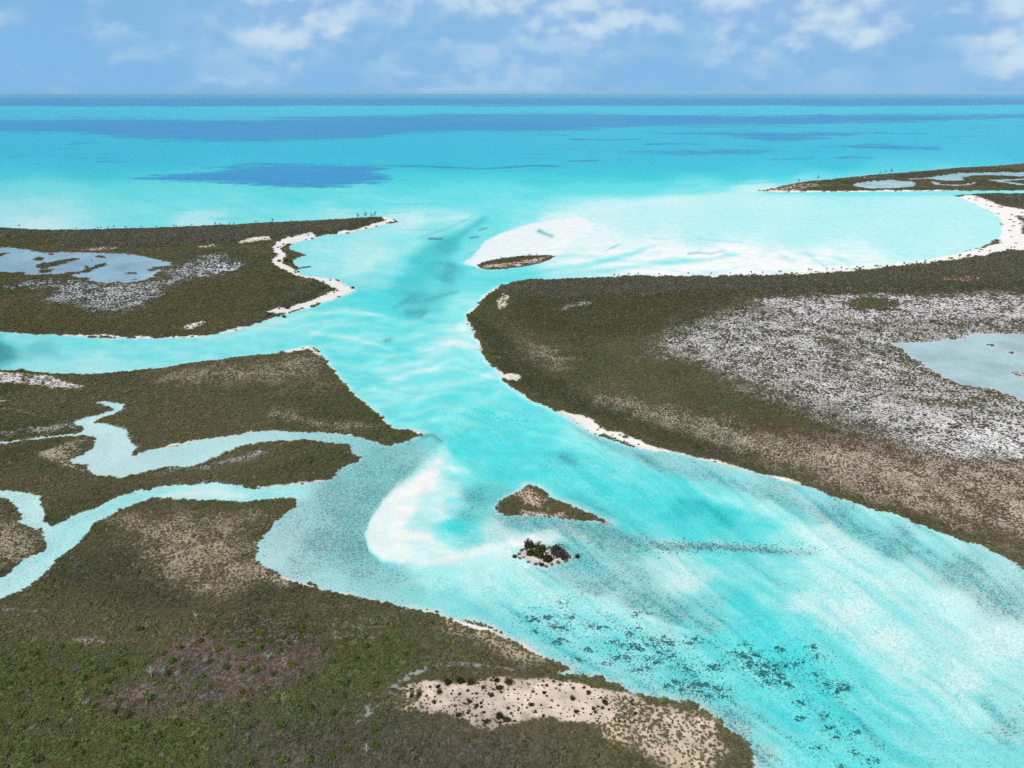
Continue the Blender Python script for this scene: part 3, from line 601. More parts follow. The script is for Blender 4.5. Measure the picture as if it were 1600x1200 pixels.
    cr = 1 - np.abs(2 * fbm(wx / 170.0, wy / 13.0, 1.0, 3, 59, .45) - 1)
    zone = sstep(v, 478, 500) * sstep(v, 690, 640) * sstep(u, 430, 500) * sstep(u, 840, 760) + .6 * sstep(v, 700, 730) * sstep(v, 900, 870) * sstep(u, 600, 640) * sstep(u, 760, 700)
    L = L - .17 * zone * sstep(cr, .72, .99) + .10 * zone * sstep(cr, .6, .3)
    # long streaks combed out by the ebb in the lower creek
    al = u * .80 + v * .60; ac = -u * .60 + v * .80
    ac = ac + (fbm(al / 160, ac / 60, 1.0, 3, 47) - .5) * 26
    stx = fbm(al / 150.0, ac / 8.0, 1.0, 4, 48, .62) - .5
    zl = sstep(v, 640, 740) * sstep(u + v * .7, 1330, 1480)
    L = L + stx * .44 * zl * sstep(L, .06, .3); G = G * (1 - .25 * zl) + np.clip(stx, 0, 1) * .40 * zl + .10 * zl
    mid_ = sstep(v, 600, 660) * sstep(v, 900, 820) * sstep(u, 640, 720) * sstep(u, 1150, 1000)
    fw = 1 - np.abs(2 * fbm((u + v * .5 + (fbm(u / 50, v / 30, 1, 2, 65) - .5) * 40) / 60.0, (v - u * .35 + (fbm(u / 40, v / 25, 1, 2, 66) - .5) * 30) / 9.0, 1.0, 3, 67) - 1)
    L = L - .12 * mid_ * sstep(fw, .7, 1.0) + .06 * mid_ * sstep(fw, .5, .2)
    L = np.maximum(L, 0)
    # shoal towards every shore
    sh = np.clip(-sd / 7.0, 0, 1)
    L = np.minimum(L, .08 + .9 * sh + .25 * (v < 300))
    pnd = pond > -3
    L = np.where(pnd, np.clip(pond * .03, .02, .10), L)
    return np.clip(L, 0.0, 1.3), np.clip(G, 0, 1), bed, far_blue


def land_cover(x, y, sd):
    """plant cover, soil colour, shrub colour, ridge 0..1, beach 0..1"""
    u, v = survey(x, y)
    k = np.clip(300 / (y + 60), .15, 1.2)
    u = u + (fbm(x, y, 6.0, 3, 61) - .5) * 14 * k
    v = v + (fbm(x, y, 6.0, 3, 62) - .5) * 9 * k
    zu = u + (fbm(x, y, 22.0, 3, 63) - .5) * 42 * k
    zv = v + (fbm(x, y, 22.0, 3, 64) - .5) * 22 * k
    n = u.shape
    dens = np.full(n, 1.0); szf = np.ones(n)
    soil = np.empty(n + (3,)); soil[:] = (0.098, 0.083, 0.048)
    nz = fbm(x, y, 26.0, 4, 71); nz2 = fbm(x, y, 11.0, 3, 73)
    tint = np.empty(n + (3,)); tint[:] = OLIVE
    a = sstep(nz, .48, .66)[:, None]; tint = tint * (1 - a) + np.array(BROWN) * .88 * a * .7 + tint * a * .3
    a = (sstep(nz2, .52, .72) * .6)[:, None]; tint = tint * (1 - a) + np.array((0.100, 0.108, 0.044)) * a
    dens -= .28 * sstep(nz, .50, .68)
    nz3 = fbm(x, y, 60.0, 3, 75)
    a = (sstep(nz3, .46, .66) * .7)[:, None]; tint = tint * (1 - a) + np.array((0.190, 0.168, 0.084)) * a
    for P, f, c in TONES:
        d = sdf(u, v * 1.4, [(p, q * 1.4) for p, q in P], f * 2 + 5)
        kk = (sstep(d, -f, f) * .85)[:, None]
        tint = tint * (1 - kk) + np.array(c) * kk
        dens = dens * (1 - kk[:, 0]) + .98 * kk[:, 0]
    ridge = np.zeros(n)
    for P in RIDGES:
        d = sdf(u, v * 1.6, [(p, q * 1.6) for p, q in P], 20)
        ridge = np.maximum(ridge, sstep(d, -3, 6))
    kk = (ridge * .8)[:, None]
    tint = tint * (1 - kk) + np.array((0.165, 0.155, 0.105)) * kk
    nn = fbm(x, y, 8.0, 3, 81)
    mott = (.58 + .84 * fbm(x, y, 3.0, 4, 87, .6))[:, None]
    for P, f, c, so, sh in ZONES:
        zf = 1.0 if c >= .8 else .66
        if c < .08:
            c, zf = c + (.30 if c > 0 else 0), .34
        elif c < .9:
            c = c ** .32
        if f >= 6:
            d = sdf(zu, zv * 1.4, [(p, q * 1.4) for p, q in P], f * 4 + 5); f = f * 2.0
        else:
            d = sdf(u, v * 1.4, [(p, q * 1.4) for p, q in P], f * 2 + 5)
        kk = sstep(d, -f * .9, f)
        kk = np.clip(kk + (nn - .5) * 1.3 * kk * (1 - kk) * 2, 0, 1)
        dens = dens * (1 - kk) + c * kk * (1 + (nn - .5) * 1.1 * (c < .9))
        szf = szf * (1 - kk) + zf * kk
        if so is not None:
            soil = soil * (1 - kk[:, None]) + np.array(so) * mott * kk[:, None]
        if sh is not None:
            tint = tint * (1 - kk[:, None] * .8) + np.array(sh) * kk[:, None] * .8
    for line, w0, w1 in DRY_CREEK:
        d, t = dist_line(u, v * 1.5, [(p, q * 1.5) for p, q in line], 60)
        kk = sstep(d, (w0 + (w1 - w0) * t) * 1.6, (w0 + (w1 - w0) * t) * .5)
        kk = kk * (.55 + .6 * fbm(x, y, 3.0, 3, 83))
        dens = dens * (1 - np.clip(kk, 0, 1) * .75)
        soil = soil * (1 - kk[:, None]) + np.array((0.29, 0.295, 0.275)) * kk[:, None]
    beach = np.zeros(n)
    for line, w0, w1 in BEACHES:
        d, t = dist_line(u, v * 1.6, [(p, q * 1.6) for p, q in line], 60)
        wd = (w0 + (w1 - w0) * t) * 1.2
        beach = np.maximum(beach, sstep(d, wd * 1.15, wd * .75))
    dens = dens * (1 - beach * .985)
    soil = soil * (1 - beach[:, None]) + np.array((0.74, 0.69, 0.62)) * beach[:, None]
    # thin pale rim right at the waterline
    rim = sstep(sd, 1.3, .3) * sstep(fbm(x, y, 9.0, 3, 95), .42, .6)
    soil = soil * (1 - rim[:, None] * .7) + np.array((0.45, 0.40, 0.33)) * rim[:, None] * .7
    dens = dens * sstep(sd, -.5, .0)
    return np.clip(dens, 0, 1), soil, tint, ridge, beach, szf


def height(x, y, sd, L, pond, ridge, beach):
    up = 0.9 * (1 - np.exp(-np.maximum(sd, 0) / 9.0)) + (fbm(x, y, 15.0, 4, 91) - .42) * .7 * sstep(sd, 2, 12)
    up = np.maximum(up, .06 + np.maximum(sd, 0) * .01)
    up = up + ridge * 1.3 * sstep(sd, 1, 12) * (.6 + .8 * fbm(x, y, 20, 2, 93))
    up = np.where(sd < 1.5, np.maximum(sd, 0) * .09, up)
    down = -(0.03 + 0.65 * np.minimum(L, 1.2)) * sstep(-sd, -.2, 2.2) - .01
    return np.where(sd > 0, up, np.minimum(down, np.maximum(sd * .09, -.8)))


# ----------------------------------------------------------------- terrain sheet: polar survey grid out to the horizon
azi = np.concatenate([np.linspace(-88, -47, 26)[:-1], np.linspace(-47, 47, 860), np.linspace(47, 88, 26)[1:]]) * math.pi / 180
dep = np.concatenate([np.linspace(80, 53, 20)[:-1], np.linspace(53, 16, 350)[:-1], np.linspace(16, 1.0, 260)[:-1], np.geomspace(1.0, .17, 24)]) * math.pi / 180
rad = H / np.tan(dep)
NA, NR = len(azi), len(rad)
A, R_ = np.meshgrid(azi, rad)
GX = (R_ * np.sin(A)).ravel(); GY = (R_ * np.cos(A)).ravel()
sd, lid, pond = shore_distance(GX, GY)
L = np.zeros(GX.shape); G = np.zeros(GX.shape); BED = np.zeros(GX.shape); FAR_BLUE = np.zeros(GX.shape)
wet = sd < 2.5
L[wet], G[wet], BED[wet], FAR_BLUE[wet] = seafloor(GX[wet], GY[wet], sd[wet], pond[wet])
dens = np.zeros(GX.shape); soil = np.zeros(GX.shape + (3,)); ridge = np.zeros(GX.shape); beach = np.zeros(GX.shape)
dry = sd > -3.0
d_, s_, t_, r_, b_, f_ = land_cover(GX[dry], GY[dry], sd[dry])
dens[dry] = d_; soil[dry] = s_; ridge[dry] = r_; beach[dry] = b_
# dense canopy litter stays dark, the sea floor is pale coral sand
SEA_SAND = np.array((0.80, 0.765, 0.705))
k = sstep(sd, -.4, .15)[:, None]
BASE = SEA_SAND * (1 - k) + soil * k
inpond = (pond > -1)[:, None]
BASE = np.where(inpond & (sd < 0)[:, None], np.where((GX < -100)[:, None] & (GY > 350)[:, None], np.array((0.36, 0.42, 0.49)), np.array((0.50, 0.51, 0.50))) * (.70 + .6 * fbm(GX, GY, 16.0, 4, 97))[:, None], BASE)  # western pond bed painted blue in place of reflected sky
GZ = height(GX, GY, sd, L, pond, ridge, beach)
WEED = np.where(sd < 0, np.maximum(G, BED * .30), 0)
WEED = np.where((pond > 0) & (sd < 0), .16 + .25 * (fbm(GX, GY, 12.0, 3, 98) - .4), WEED)

idx = np.arange(NA * NR).reshape(NR, NA)
quads = np.stack([idx[:-1, :-1], idx[:-1, 1:], idx[1:, 1:], idx[1:, :-1]], -1).reshape(-1, 4)
q_land = (sd[quads].max(1) > -1.2)
q_lid = lid[quads[np.arange(len(quads)), sd[quads].argmax(1)]]


def sheet(name, faces, z, attrs, mat):
    used, inv = np.unique(faces, return_inverse=True)
    F_ = inv.reshape(-1, 4)
    me = bpy.data.meshes.new(name)
    me.vertices.add(len(used)); me.loops.add(F_.size); me.polygons.add(len(F_))
    co = np.stack([GX[used], GY[used], z[used] if not np.isscalar(z) else np.full(len(used), z)], 1)
    me.vertices.foreach_set('co', co.astype(np.float32).ravel())
    me.loops.foreach_set('vertex_index', F_.astype(np.int32).ravel())
    me.polygons.foreach_set('loop_start', np.arange(0, F_.size, 4, dtype=np.int32))
    me.update(calc_edges=True)
    for an, arr in attrs.items():
        if arr.ndim == 1:
            at = me.attributes.new(an, 'FLOAT', 'POINT')
            at.data.foreach_set('value', arr[used].astype(np.float32))
        else:
            at = me.attributes.new(an, 'FLOAT_COLOR', 'POINT')
            c4 = np.ones((len(used), 4), np.float32); c4[:, :3] = arr[used]
            at.data.foreach_set('color', c4.ravel())
    me.polygons.foreach_set('use_smooth', np.ones(len(F_), bool))
    me.materials.append(mat)
    o = bpy.data.objects.new(name, me)
    col.objects.link(o)
    return o


def tag(o, label=None, cat=None, group=None, kind=None):
    if label: o['label'] = label
    if cat: o['category'] = cat
    if group: o['group'] = group
    if kind: o['kind'] = kind
    return o


def new_mat(name):
    m = bpy.data.materials.new(name)
    m.use_nodes = True
    return m, NT(m.node_tree)


# ---- materials: ground
m_ground, g = new_mat('ground')
geo = g.n('ShaderNodeNewGeometry')
P = geo.outputs['Position']
base = g.n('ShaderNodeAttribute', attribute_name='base').outputs['Color']
weed = g.n('ShaderNodeAttribute', attribute_name='weed').outputs['Fac']
fine = g.noise(P, 2.0, 4.0, 0.70)
mid = g.noise(P, 0.13, 4.0, 0.6)
amp = g.smooth(weed, .0, .14, .12, .50)
tone = g.math('MULTIPLY', g.math('MULTIPLY_ADD', g.math('SUBTRACT', g.smooth(fine, .30, .70), .5), amp, .97), g.smooth(mid, .3, .7, .94, 1.04))
tv = g.n('ShaderNodeVectorMath', operation='SCALE'); g.link(base, tv.inputs[0]); g.link(tone, tv.inputs['Scale'])
# weed: tufts and streaks whose share follows the surveyed cover
nn = g.math('ADD', g.math('MULTIPLY', fine, .84), g.math('MULTIPLY', mid, .16))
thr = g.math('MULTIPLY_ADD', weed, -0.42, 0.69)
wm = g.smooth(nn, g.math('SUBTRACT', thr, .07), g.math('ADD', thr, .07))
wm = g.math('MULTIPLY', wm, g.smooth(weed, .0, .06))
wcol = g.mix(g.smooth(mid, .35, .65), (0.125, 0.135, 0.145), (0.20, 0.205, 0.20))
film = g.math('MULTIPLY', weed, .5)
film_c = g.mix(film, tv.outputs[0], (0.36, 0.37, 0.38))
bc = g.mix(g.math('MULTIPLY', wm, .82), film_c, wcol)
bs = g.n('ShaderNodeBsdfDiffuse', i_Roughness=.6)
g.link(bc, bs.inputs['Color'])
go = g.n('ShaderNodeOutputMaterial'); g.link(bs.outputs[0], go.inputs[0])

# ---- materials: water, clear and tinted by its depth
m_sea, s = new_mat('sea_water')
geo = s.n('ShaderNodeNewGeometry')
P = geo.outputs['Position']
tau = s.n('ShaderNodeAttribute', attribute_name='optical').outputs['Fac']
far_blue = s.n('ShaderNodeAttribute', attribute_name='far_blue').outputs['Fac']
meadow = s.n('ShaderNodeAttribute', attribute_name='meadow').outputs['Fac']
K = (1.55, 0.17, 0.135)
tr = [s.math('POWER', math.e, s.math('MULTIPLY', tau, -kk)) for kk in K]
tint = s.n('ShaderNodeCombineColor', i_0=tr[0], i_1=tr[1], i_2=tr[2])
trans = s.n('ShaderNodeBsdfTransparent'); s.link(tint.outputs[0], trans.inputs[0])
bodc = s.mix(s.math('MAXIMUM', meadow, s.smooth(far_blue, .4, .7)), (0.03, 0.50, 0.86), (0.035, 0.265, 0.53))
body = s.n('ShaderNodeBsdfDiffuse'); s.link(bodc, body.inputs[0])
bfac = s.math('MAXIMUM', s.math('MULTIPLY', far_blue, .85), s.math('MULTIPLY', meadow, .86))
inner = s.n('ShaderNodeMixShader'); s.link(bfac, inner.inputs[0]); s.link(trans.outputs[0], inner.inputs[1]); s.link(body.outputs[0], inner.inputs[2])
wv = s.n('ShaderNodeMapping'); s.link(P, wv.inputs[0]); wv.inputs['Rotation'].default_value = (0, 0, .5); wv.inputs['Scale'].default_value = (1.0, 1.7, 1.0)
hgt = s.noise(wv.outputs[0], 0.9, 1.0, 0.6, 0.0)
wb = s.n('ShaderNodeBump', i_Strength=.35, i_Distance=.25); s.link(hgt, wb.inputs['Height'])
gl = s.n('ShaderNodeBsdfGlossy', i_Roughness=.22); gl.inputs[0].default_value = (1, 1, 1, 1); s.link(wb.outputs[0], gl.inputs['Normal'])
lw = s.n('ShaderNodeLayerWeight', i_Blend=.5)
fr = s.math('MULTIPLY_ADD', s.math('POWER', lw.outputs['Facing'], 5.0), .21, .015)
wm_ = s.n('ShaderNodeMixShader'); s.link(fr, wm_.inputs[0]); s.link(inner.outputs[0], wm_.inputs[1]); s.link(gl.outputs[0], wm_.inputs[2])
so = s.n('ShaderNodeOutputMaterial'); s.link(wm_.outputs[0], so.inputs[0])

# ---- seabed, islands, sea
tag(sheet('seabed', quads[~q_land], GZ, {'base': BASE, 'weed': WEED}, m_ground), 'pale sandy sea floor with dark weed under the shallow turquoise water', kind='structure')
ISLAND_LABEL = {
 'north_west': 'low scrubby island with a blue pond and a white beach at the left', 'creek_north': 'wedge of brown scrubland between two creeks at the left',
 'creek_south': 'narrow scrub peninsula between the two winding side creeks', 'creek_west': 'small scrubby bank at the left edge beside the creek fork',
 'near_west': 'foreground scrubland with a pink bare sand patch, lower left', 'east': 'large scrubby marsh island with a pale pond at the right',
 'north_east': 'far low island with several grey ponds near the horizon at right', 'palm_cay': 'tiny palm-covered cay in the inlet mouth',
 'triangle_cay': 'triangular scrub-covered cay in mid channel', 'bush_cay': 'small rocky sand islet with round bushes in mid channel'}
for i, kname in enumerate(LANDS):
    q = quads[q_land & (q_lid == i)]
    if len(q):
        tag(sheet('island', q, GZ, {'base': BASE, 'weed': WEED}, m_ground), ISLAND_LABEL[kname], kind='structure')
q_sea = quads[GZ[quads].min(1) < .02]
tag(sheet('sea', q_sea, 0.0, {'optical': L, 'far_blue': FAR_BLUE, 'meadow': BED}, m_sea), 'clear turquoise tidal water reaching to the horizon', kind='structure')


# ----------------------------------------------------------------- plant meshes
def leaf_mesh(name, mat, n, seed, size, squash=.85, core=True, spread=1.0):
    """a rounded bush of many small leaf sprays round a light-blocking inner dome, unit radius"""
    r = np.random.default_rng(seed)
    V, Fc = [], []
    lob = [(r.uniform(-.45, .45) * spread, r.uniform(-.45, .45) * spread, r.uniform(.25, .6), r.uniform(.38, .62)) for _ in range(5)]
    lob.append((0, 0, .35, .62))
    for i in range(n):
        lx, ly, lz, lr = lob[r.integers(len(lob))]
        a = r.uniform(0, 2 * math.pi); c = r.uniform(-.35, 1.0); sn = math.sqrt(max(0, 1 - c * c))
        nrm = np.array((sn * math.cos(a), sn * math.sin(a), c))
        p = np.array((lx, ly, lz)) + nrm * lr * r.uniform(.75, 1.08)
        p[2] = max(.04, p[2] * squash)
        d = nrm + r.normal(0, .55, 3); d /= np.linalg.norm(d)
        t = np.cross(d, r.normal(0, 1, 3)); t /= np.linalg.norm(t) + 1e-9
        b = np.cross(d, t)
        s1 = size * r.uniform(.7, 1.3); s2 = size * r.uniform(.45, .8)
        k = len(V)
        V += [p - t * s1, p - b * s2 + t * .1 * s1, p + t * s1, p + b * s2 - t * .1 * s1]
        Fc += [(k, k + 1, k + 2, k + 3)]
    if core:  # hidden dome added to block light and give the bush volume
        k = len(V)
        for j in range(6):
            a = j * math.pi / 3
            V.append((.62 * math.cos(a) * r.uniform(.8, 1.1), .62 * math.sin(a) * r.uniform(.8, 1.1), .0))
        for j in range(6):
            a = j * math.pi / 3 + .4
            V.append((.45 * math.cos(a), .45 * math.sin(a), .48 * squash * r.uniform(.8, 1.2)))
        V.append((0, 0, .62 * squash))
        for j in range(6):
            j2 = (j + 1) % 6
            Fc += [(k + j, k + j2, k + 6 + j2, k + 6 + j), (k + 6 + j, k + 6 + j2, k + 12)]
    me = bpy.data.meshes.new(name)
    me.from_pydata([tuple(map(float, v)) for v in V], [], Fc)
    me.materials.append(mat)
    return me


def plant_mat(name, source):
    m, t = new_mat(name)
    if source == 'instancer':
        c = t.n('ShaderNodeAttribute', attribute_type='INSTANCER', attribute_name='tint').outputs['Color']
    else:
        c = t.n('ShaderNodeObjectInfo').outputs['Color']
    ge = t.n('ShaderNodeNewGeometry')
    ri = ge.outputs['Random Per Island']
    hs = t.n('ShaderNodeHueSaturation', i_Hue=.5, i_Saturation=1.0)
    t.link(c, hs.inputs['Color'])
    t.link(t.smooth(ri, 0, 1, .78, 1.28), hs.inputs['Value'])
    t.link(t.smooth(ri, .2, 1, .488, .508), hs.inputs['Hue'])
    d = t.n('ShaderNodeBsdfDiffuse'); t.link(hs.outputs[0], d.inputs[0])
    tl = t.n('ShaderNodeBsdfTranslucent'); t.link(hs.outputs[0], tl.inputs[0])
    mx = t.n('ShaderNodeMixShader', i_0=.3); t.link(d.outputs[0], mx.inputs[1]); t.link(tl.outputs[0], mx.inputs[2])
    o = t.n('ShaderNodeOutputMaterial'); t.link(mx.outputs[0], o.inputs[0])
    return m


m_scrub = plant_mat('scrub_leaves', 'instancer')
m_bush = plant_mat('bush_leaves', 'object')


def flat_mat(name, c, rough=.9, var=.25, scale=3.0):
    m, t = new_mat(name)
    ge = t.n('ShaderNodeTexCoord')
    nz = t.noise(ge.outputs['Object'], scale, 3.0, .6)
    tv = t.n('ShaderNodeVectorMath', operation='SCALE'); tv.inputs[0].default_value = c
    t.link(t.smooth(nz, .3, .7, 1 - var, 1 + var), tv.inputs['Scale'])
    d = t.n('ShaderNodeBsdfDiffuse'); t.link(tv.outputs[0], d.inputs[0])
    o = t.n('ShaderNodeOutputMaterial'); t.link(d.outputs[0], o.inputs[0])
    return m


m_bark = flat_mat('dead_bark', (0.50, 0.46, 0.42), var=.25)
m_trunk = flat_mat('trunk_bark', (0.17, 0.14, 0.11))
m_rock = flat_mat('weathered_limestone', (0.13, 0.115, 0.10), var=.4, scale=1.2)
m_weed = flat_mat('seagrass_blades', (0.15, 0.168, 0.172), var=.4, scale=2.0)

SCRUB = []
for i in range(6):
    me = leaf_mesh('scrub_spray', m_scrub, 44, 100 + i, .20)
    SCRUB.append(bpy.data.objects.new('scrub_source', me))
src = bpy.data.collections.new('scrub_sources')
for o in SCRUB:
    src.objects.link(o)
wsrc = bpy.data.collections.new('weed_sources')


def weed_mesh(seed):
    """ragged mat of short dark blades, several small lobes strung along a streak"""
    r = np.random.default_rng(seed)
    V, Fc = [], []
    for q in range(int(r.integers(5, 9))):
        cx, cy = r.uniform(-.8, .8), r.normal(0, .42)
        s0 = r.uniform(.18, .46)
        k = len(V); n = 7
        V.append((cx, cy, .12))
        for j in range(n):
            a = 2 * math.pi * j / n
            q_ = s0 * r.uniform(.5, 1.3)
            V.append((cx + q_ * 1.15 * math.cos(a), cy + q_ * math.sin(a), .05 * r.uniform(.3, 1.5)))
        for j in range(n):
            Fc.append((k, k + 1 + j, k + 1 + (j + 1) % n))
    for _ in range(8):
        x, y = r.uniform(-1, 1), r.normal(0, .3)
        k = len(V)
        V += [(x - .06, y, .02), (x + .06, y + .03, .02), (x + r.uniform(-.15, .15), y + r.uniform(-.1, .1), .24)]
        Fc += [(k, k + 1, k + 2)]
    me = bpy.data.meshes.new('seagrass_clump')
    me.from_pydata(V, [], Fc)
    me.materials.append(m_weed)
    return me


WEEDS = [weed_mesh(i) for i in range(8)]
for me in WEEDS:
    wsrc.objects.link(bpy.data.objects.new('weed_source', me))


def scatter_group(name, coll):
    ng = bpy.data.node_groups.new(name, 'GeometryNodeTree')
    ng.interface.new_socket('Geometry', in_out='INPUT', socket_type='NodeSocketGeometry')
    ng.interface.new_socket('Geometry', in_out='OUTPUT', socket_type='NodeSocketGeometry')
    N = ng.nodes; Lk = ng.links.new
    gi = N.new('NodeGroupInput'); gout = N.new('NodeGroupOutput')
    iop = N.new('GeometryNodeInstanceOnPoints')
    ci = N.new('GeometryNodeCollectionInfo'); ci.inputs['Collection'].default_value = coll
    ci.inputs['Separate Children'].default_value = True; ci.inputs['Reset Children'].default_value = True

    def attr(nm, ty):
        a = N.new('GeometryNodeInputNamedAttribute'); a.data_type = ty; a.inputs['Name'].default_value = nm
        return a.outputs['Attribute']
    Lk(gi.outputs[0], iop.inputs['Points']); Lk(ci.outputs[0], iop.inputs['Instance'])
    iop.inputs['Pick Instance'].default_value = True
    Lk(attr('variant', 'INT'), iop.inputs['Instance Index'])
    er = N.new('FunctionNodeEulerToRotation'); Lk(attr('turn', 'FLOAT_VECTOR'), er.inputs[0])
    Lk(er.outputs[0], iop.inputs['Rotation']); Lk(attr('size', 'FLOAT_VECTOR'), iop.inputs['Scale'])
    Lk(iop.outputs[0], gout.inputs[0])
    return ng


NG_SCRUB = scatter_group('scatter_scrub', src)
NG_WEED = scatter_group('scatter_weed', wsrc)


def scatter(name, pts, size, tint, nvar, ng, label, cat):
    n = len(pts)
    me = bpy.data.meshes.new(name)
    me.vertices.add(n)
    me.vertices.foreach_set('co', np.asarray(pts, np.float32).ravel())
    at = me.attributes.new('size', 'FLOAT_VECTOR', 'POINT'); at.data.foreach_set('vector', np.asarray(size, np.float32).ravel())
    tr_ = np.zeros((n, 3), np.float32); tr_[:, 2] = rng.uniform(0, 6.283, n)
    at = me.attributes.new('turn', 'FLOAT_VECTOR', 'POINT'); at.data.foreach_set('vector', tr_.ravel())
    at = me.attributes.new('variant', 'INT', 'POINT'); at.data.foreach_set('value', rng.integers(0, nvar, n).astype(np.int32))
    c4 = np.ones((n, 4), np.float32); c4[:, :3] = tint
    at = me.attributes.new('tint', 'FLOAT_COLOR', 'POINT'); at.data.foreach_set('color', c4.ravel())
    o = bpy.data.objects.new(name, me); col.objects.link(o)
    md = o.modifiers.new('scatter', 'NODES'); md.node_group = ng
    return tag(o, label, cat, kind='stuff')


# ----------------------------------------------------------------- scrub cover
def survey_points(u, v):
    x, y = ground(np.asarray(u, float), np.asarray(v, float))
    sd_, lid_, pond_ = shore_distance(x, y)
    dn, so_, ti, rg, bc_, zf_ = land_cover(x, y, sd_)
    Lp = np.zeros(x.shape); Lp[:] = .3
    w_ = sd_ < 0
    if w_.any():
        Lp[w_] = seafloor(x[w_], y[w_], sd_[w_], pond_[w_])[0]
    z = height(x, y, sd_, Lp, pond_, rg, bc_)
    return x, y, z, sd_, ti


CX, CY, CS = [], [], []
r0 = 84.0
while r0 < 1500:
    s0 = max(.66, r0 * .0025)
    nn_ = int(2 * math.radians(50) * r0 / s0)
    a0 = np.linspace(-math.radians(50), math.radians(50), nn_) + rng.uniform(-.5, .5, nn_) * s0 / r0
    rr = r0 + rng.uniform(-.5, .5, nn_) * s0
    CX.append(rr * np.sin(a0)); CY.append(rr * np.cos(a0)); CS.append(np.full(nn_, s0))
    r0 += s0 * (1.0 if r0 < 400 else 1.25)
CX = np.concatenate(CX); CY = np.concatenate(CY); CS = np.concatenate(CS)
# quick reject with the terrain sheet, then exact
ui = np.clip(np.searchsorted(azi, np.arctan2(CX, CY)), 1, NA - 1)
ri_ = np.clip(np.searchsorted(-dep, -np.arctan2(H, np.hypot(CX, CY))), 1, NR - 1)
keep = sd[idx[ri_, ui]] > -2
CX, CY, CS = CX[keep], CY[keep], CS[keep]
csd, clid, cpond = shore_distance(CX, CY)
keep = csd > -.45
CX, CY, CS, csd, clid, cpond = [a[keep] for a in (CX, CY, CS, csd, clid, cpond)]
cden, csoil, ctint, cridge, cbeach, cszf = land_cover(CX, CY, csd)
keep = rng.uniform(0, 1, CX.size) < cden
CX, CY, CS, csd, clid, cpond, cden, ctint, cridge, cbeach, cszf, csoil = [a[keep] for a in (CX, CY, CS, csd, clid, cpond, cden, ctint, cridge, cbeach, cszf, csoil)]
CZ = height(CX, CY, csd, np.full(CX.shape, .3), cpond, cridge, cbeach)
nC = CX.size
big = fbm(CX, CY, 5.0, 2, 111)
sc_r = CS * rng.uniform(.75, 1.3, nC) * (.62 + .85 * big) * cszf * np.where(rng.uniform(0, 1, nC) < .05, 1.8, 1.0)
sc_h = np.minimum(sc_r, 1.5) * rng.uniform(.55, 1.0, nC) * (.62 + .75 * cridge)
ct = ctint * 1.10 * np.exp(rng.normal(0, .13, nC))[:, None]
ct = ct * (1 + rng.normal(0, .06, (nC, 3)))
redz = (csoil[:, 0] > csoil[:, 1] * 1.36)
pale = rng.uniform(0, 1, nC) < np.where(redz, .30, .03)
ct[pale] = np.array((0.22, 0.195, 0.17)) * rng.uniform(.6, 1.2, (pale.sum(), 1))
SCRUB_LABEL = {
 'north_west': 'olive scrub covering the left island around the blue pond', 'creek_north': 'brownish scrub on the wedge of land between two creeks',
 'creek_south': 'dark scrub on the narrow peninsula between side creeks', 'creek_west': 'brown scrub on the small bank at the left edge',
 'near_west': 'dense green and brown scrub filling the foreground shore', 'east': 'olive scrub and sparse marsh bushes on the large right island',
 'north_east': 'dark scrub between the ponds of the far right island', 'palm_cay': 'dark undergrowth beneath the palms of the tiny inlet cay',
 'triangle_cay': 'red-brown and green scrub on the triangular cay', 'bush_cay': 'low growth on the rocky sand islet'}
print('scrub', nC)
for i, kname in enumerate(LANDS):
    m = clid == i
    if m.sum() > 3:
        scatter('scrub', np.stack([CX[m], CY[m], CZ[m] - .05], 1), np.stack([sc_r[m], sc_r[m], sc_h[m]], 1), np.clip(ct[m], 0, .6), 6, NG_SCRUB, SCRUB_LABEL[kname], 'scrub')

# ----------------------------------------------------------------- single bushes one can pick out
BUSH = [leaf_mesh('bush', m_bush, 130, 300 + i, .13) for i in range(6)]


def bush(x, y, z, r, h, c, label, group=None):
    o = bpy.data.objects.new('bush', random.choice(BUSH))
    o.location = (x, y, z - .04); o.rotation_euler = (0, 0, random.uniform(0, 6.28)); o.scale = (r, r * random.uniform(.85, 1.15), h)
    f = random.uniform(.8, 1.2)
    o.color = (c[0] * f, c[1] * f, c[2] * f, 1)
    col.objects.link(o)
    return tag(o, label, 'bush', group)


ORD = ('first second third fourth fifth sixth seventh eighth ninth tenth eleventh twelfth thirteenth fourteenth fifteenth sixteenth seventeenth eighteenth nineteenth twentieth '
       'twenty-first twenty-second twenty-third twenty-fourth twenty-fifth twenty-sixth twenty-seventh twenty-eighth twenty-ninth thirtieth thirty-first thirty-second thirty-third thirty-fourth').split()


def ranked(spots, label):
    """label of each spot: counted from the left when there are few enough to count"""
    if len(spots) > len(ORD):
        return [label] * len(spots)
    order_ = sorted(range(len(spots)), key=lambda i: spots[i][0])
    out = [None] * len(spots)
    for k, i in enumerate(order_):
        out[i] = label + ', ' + ORD[k] + ' from the left'
    return out


def bushes_at(spots, label, group):
    labs = ranked(spots, label)
    u = [q[0] for q in spots]; v = [q[1] for q in spots]
    x, y, z, sd_, ti = survey_points(u, v)
    for i, q in enumerate(spots):
        c = q[3] if len(q) > 3 else (.058, .058, .026)
        bush(x[i], y[i], max(z[i], .0), q[2], q[2] * random.uniform(.7, 1.0), c, labs[i], group)


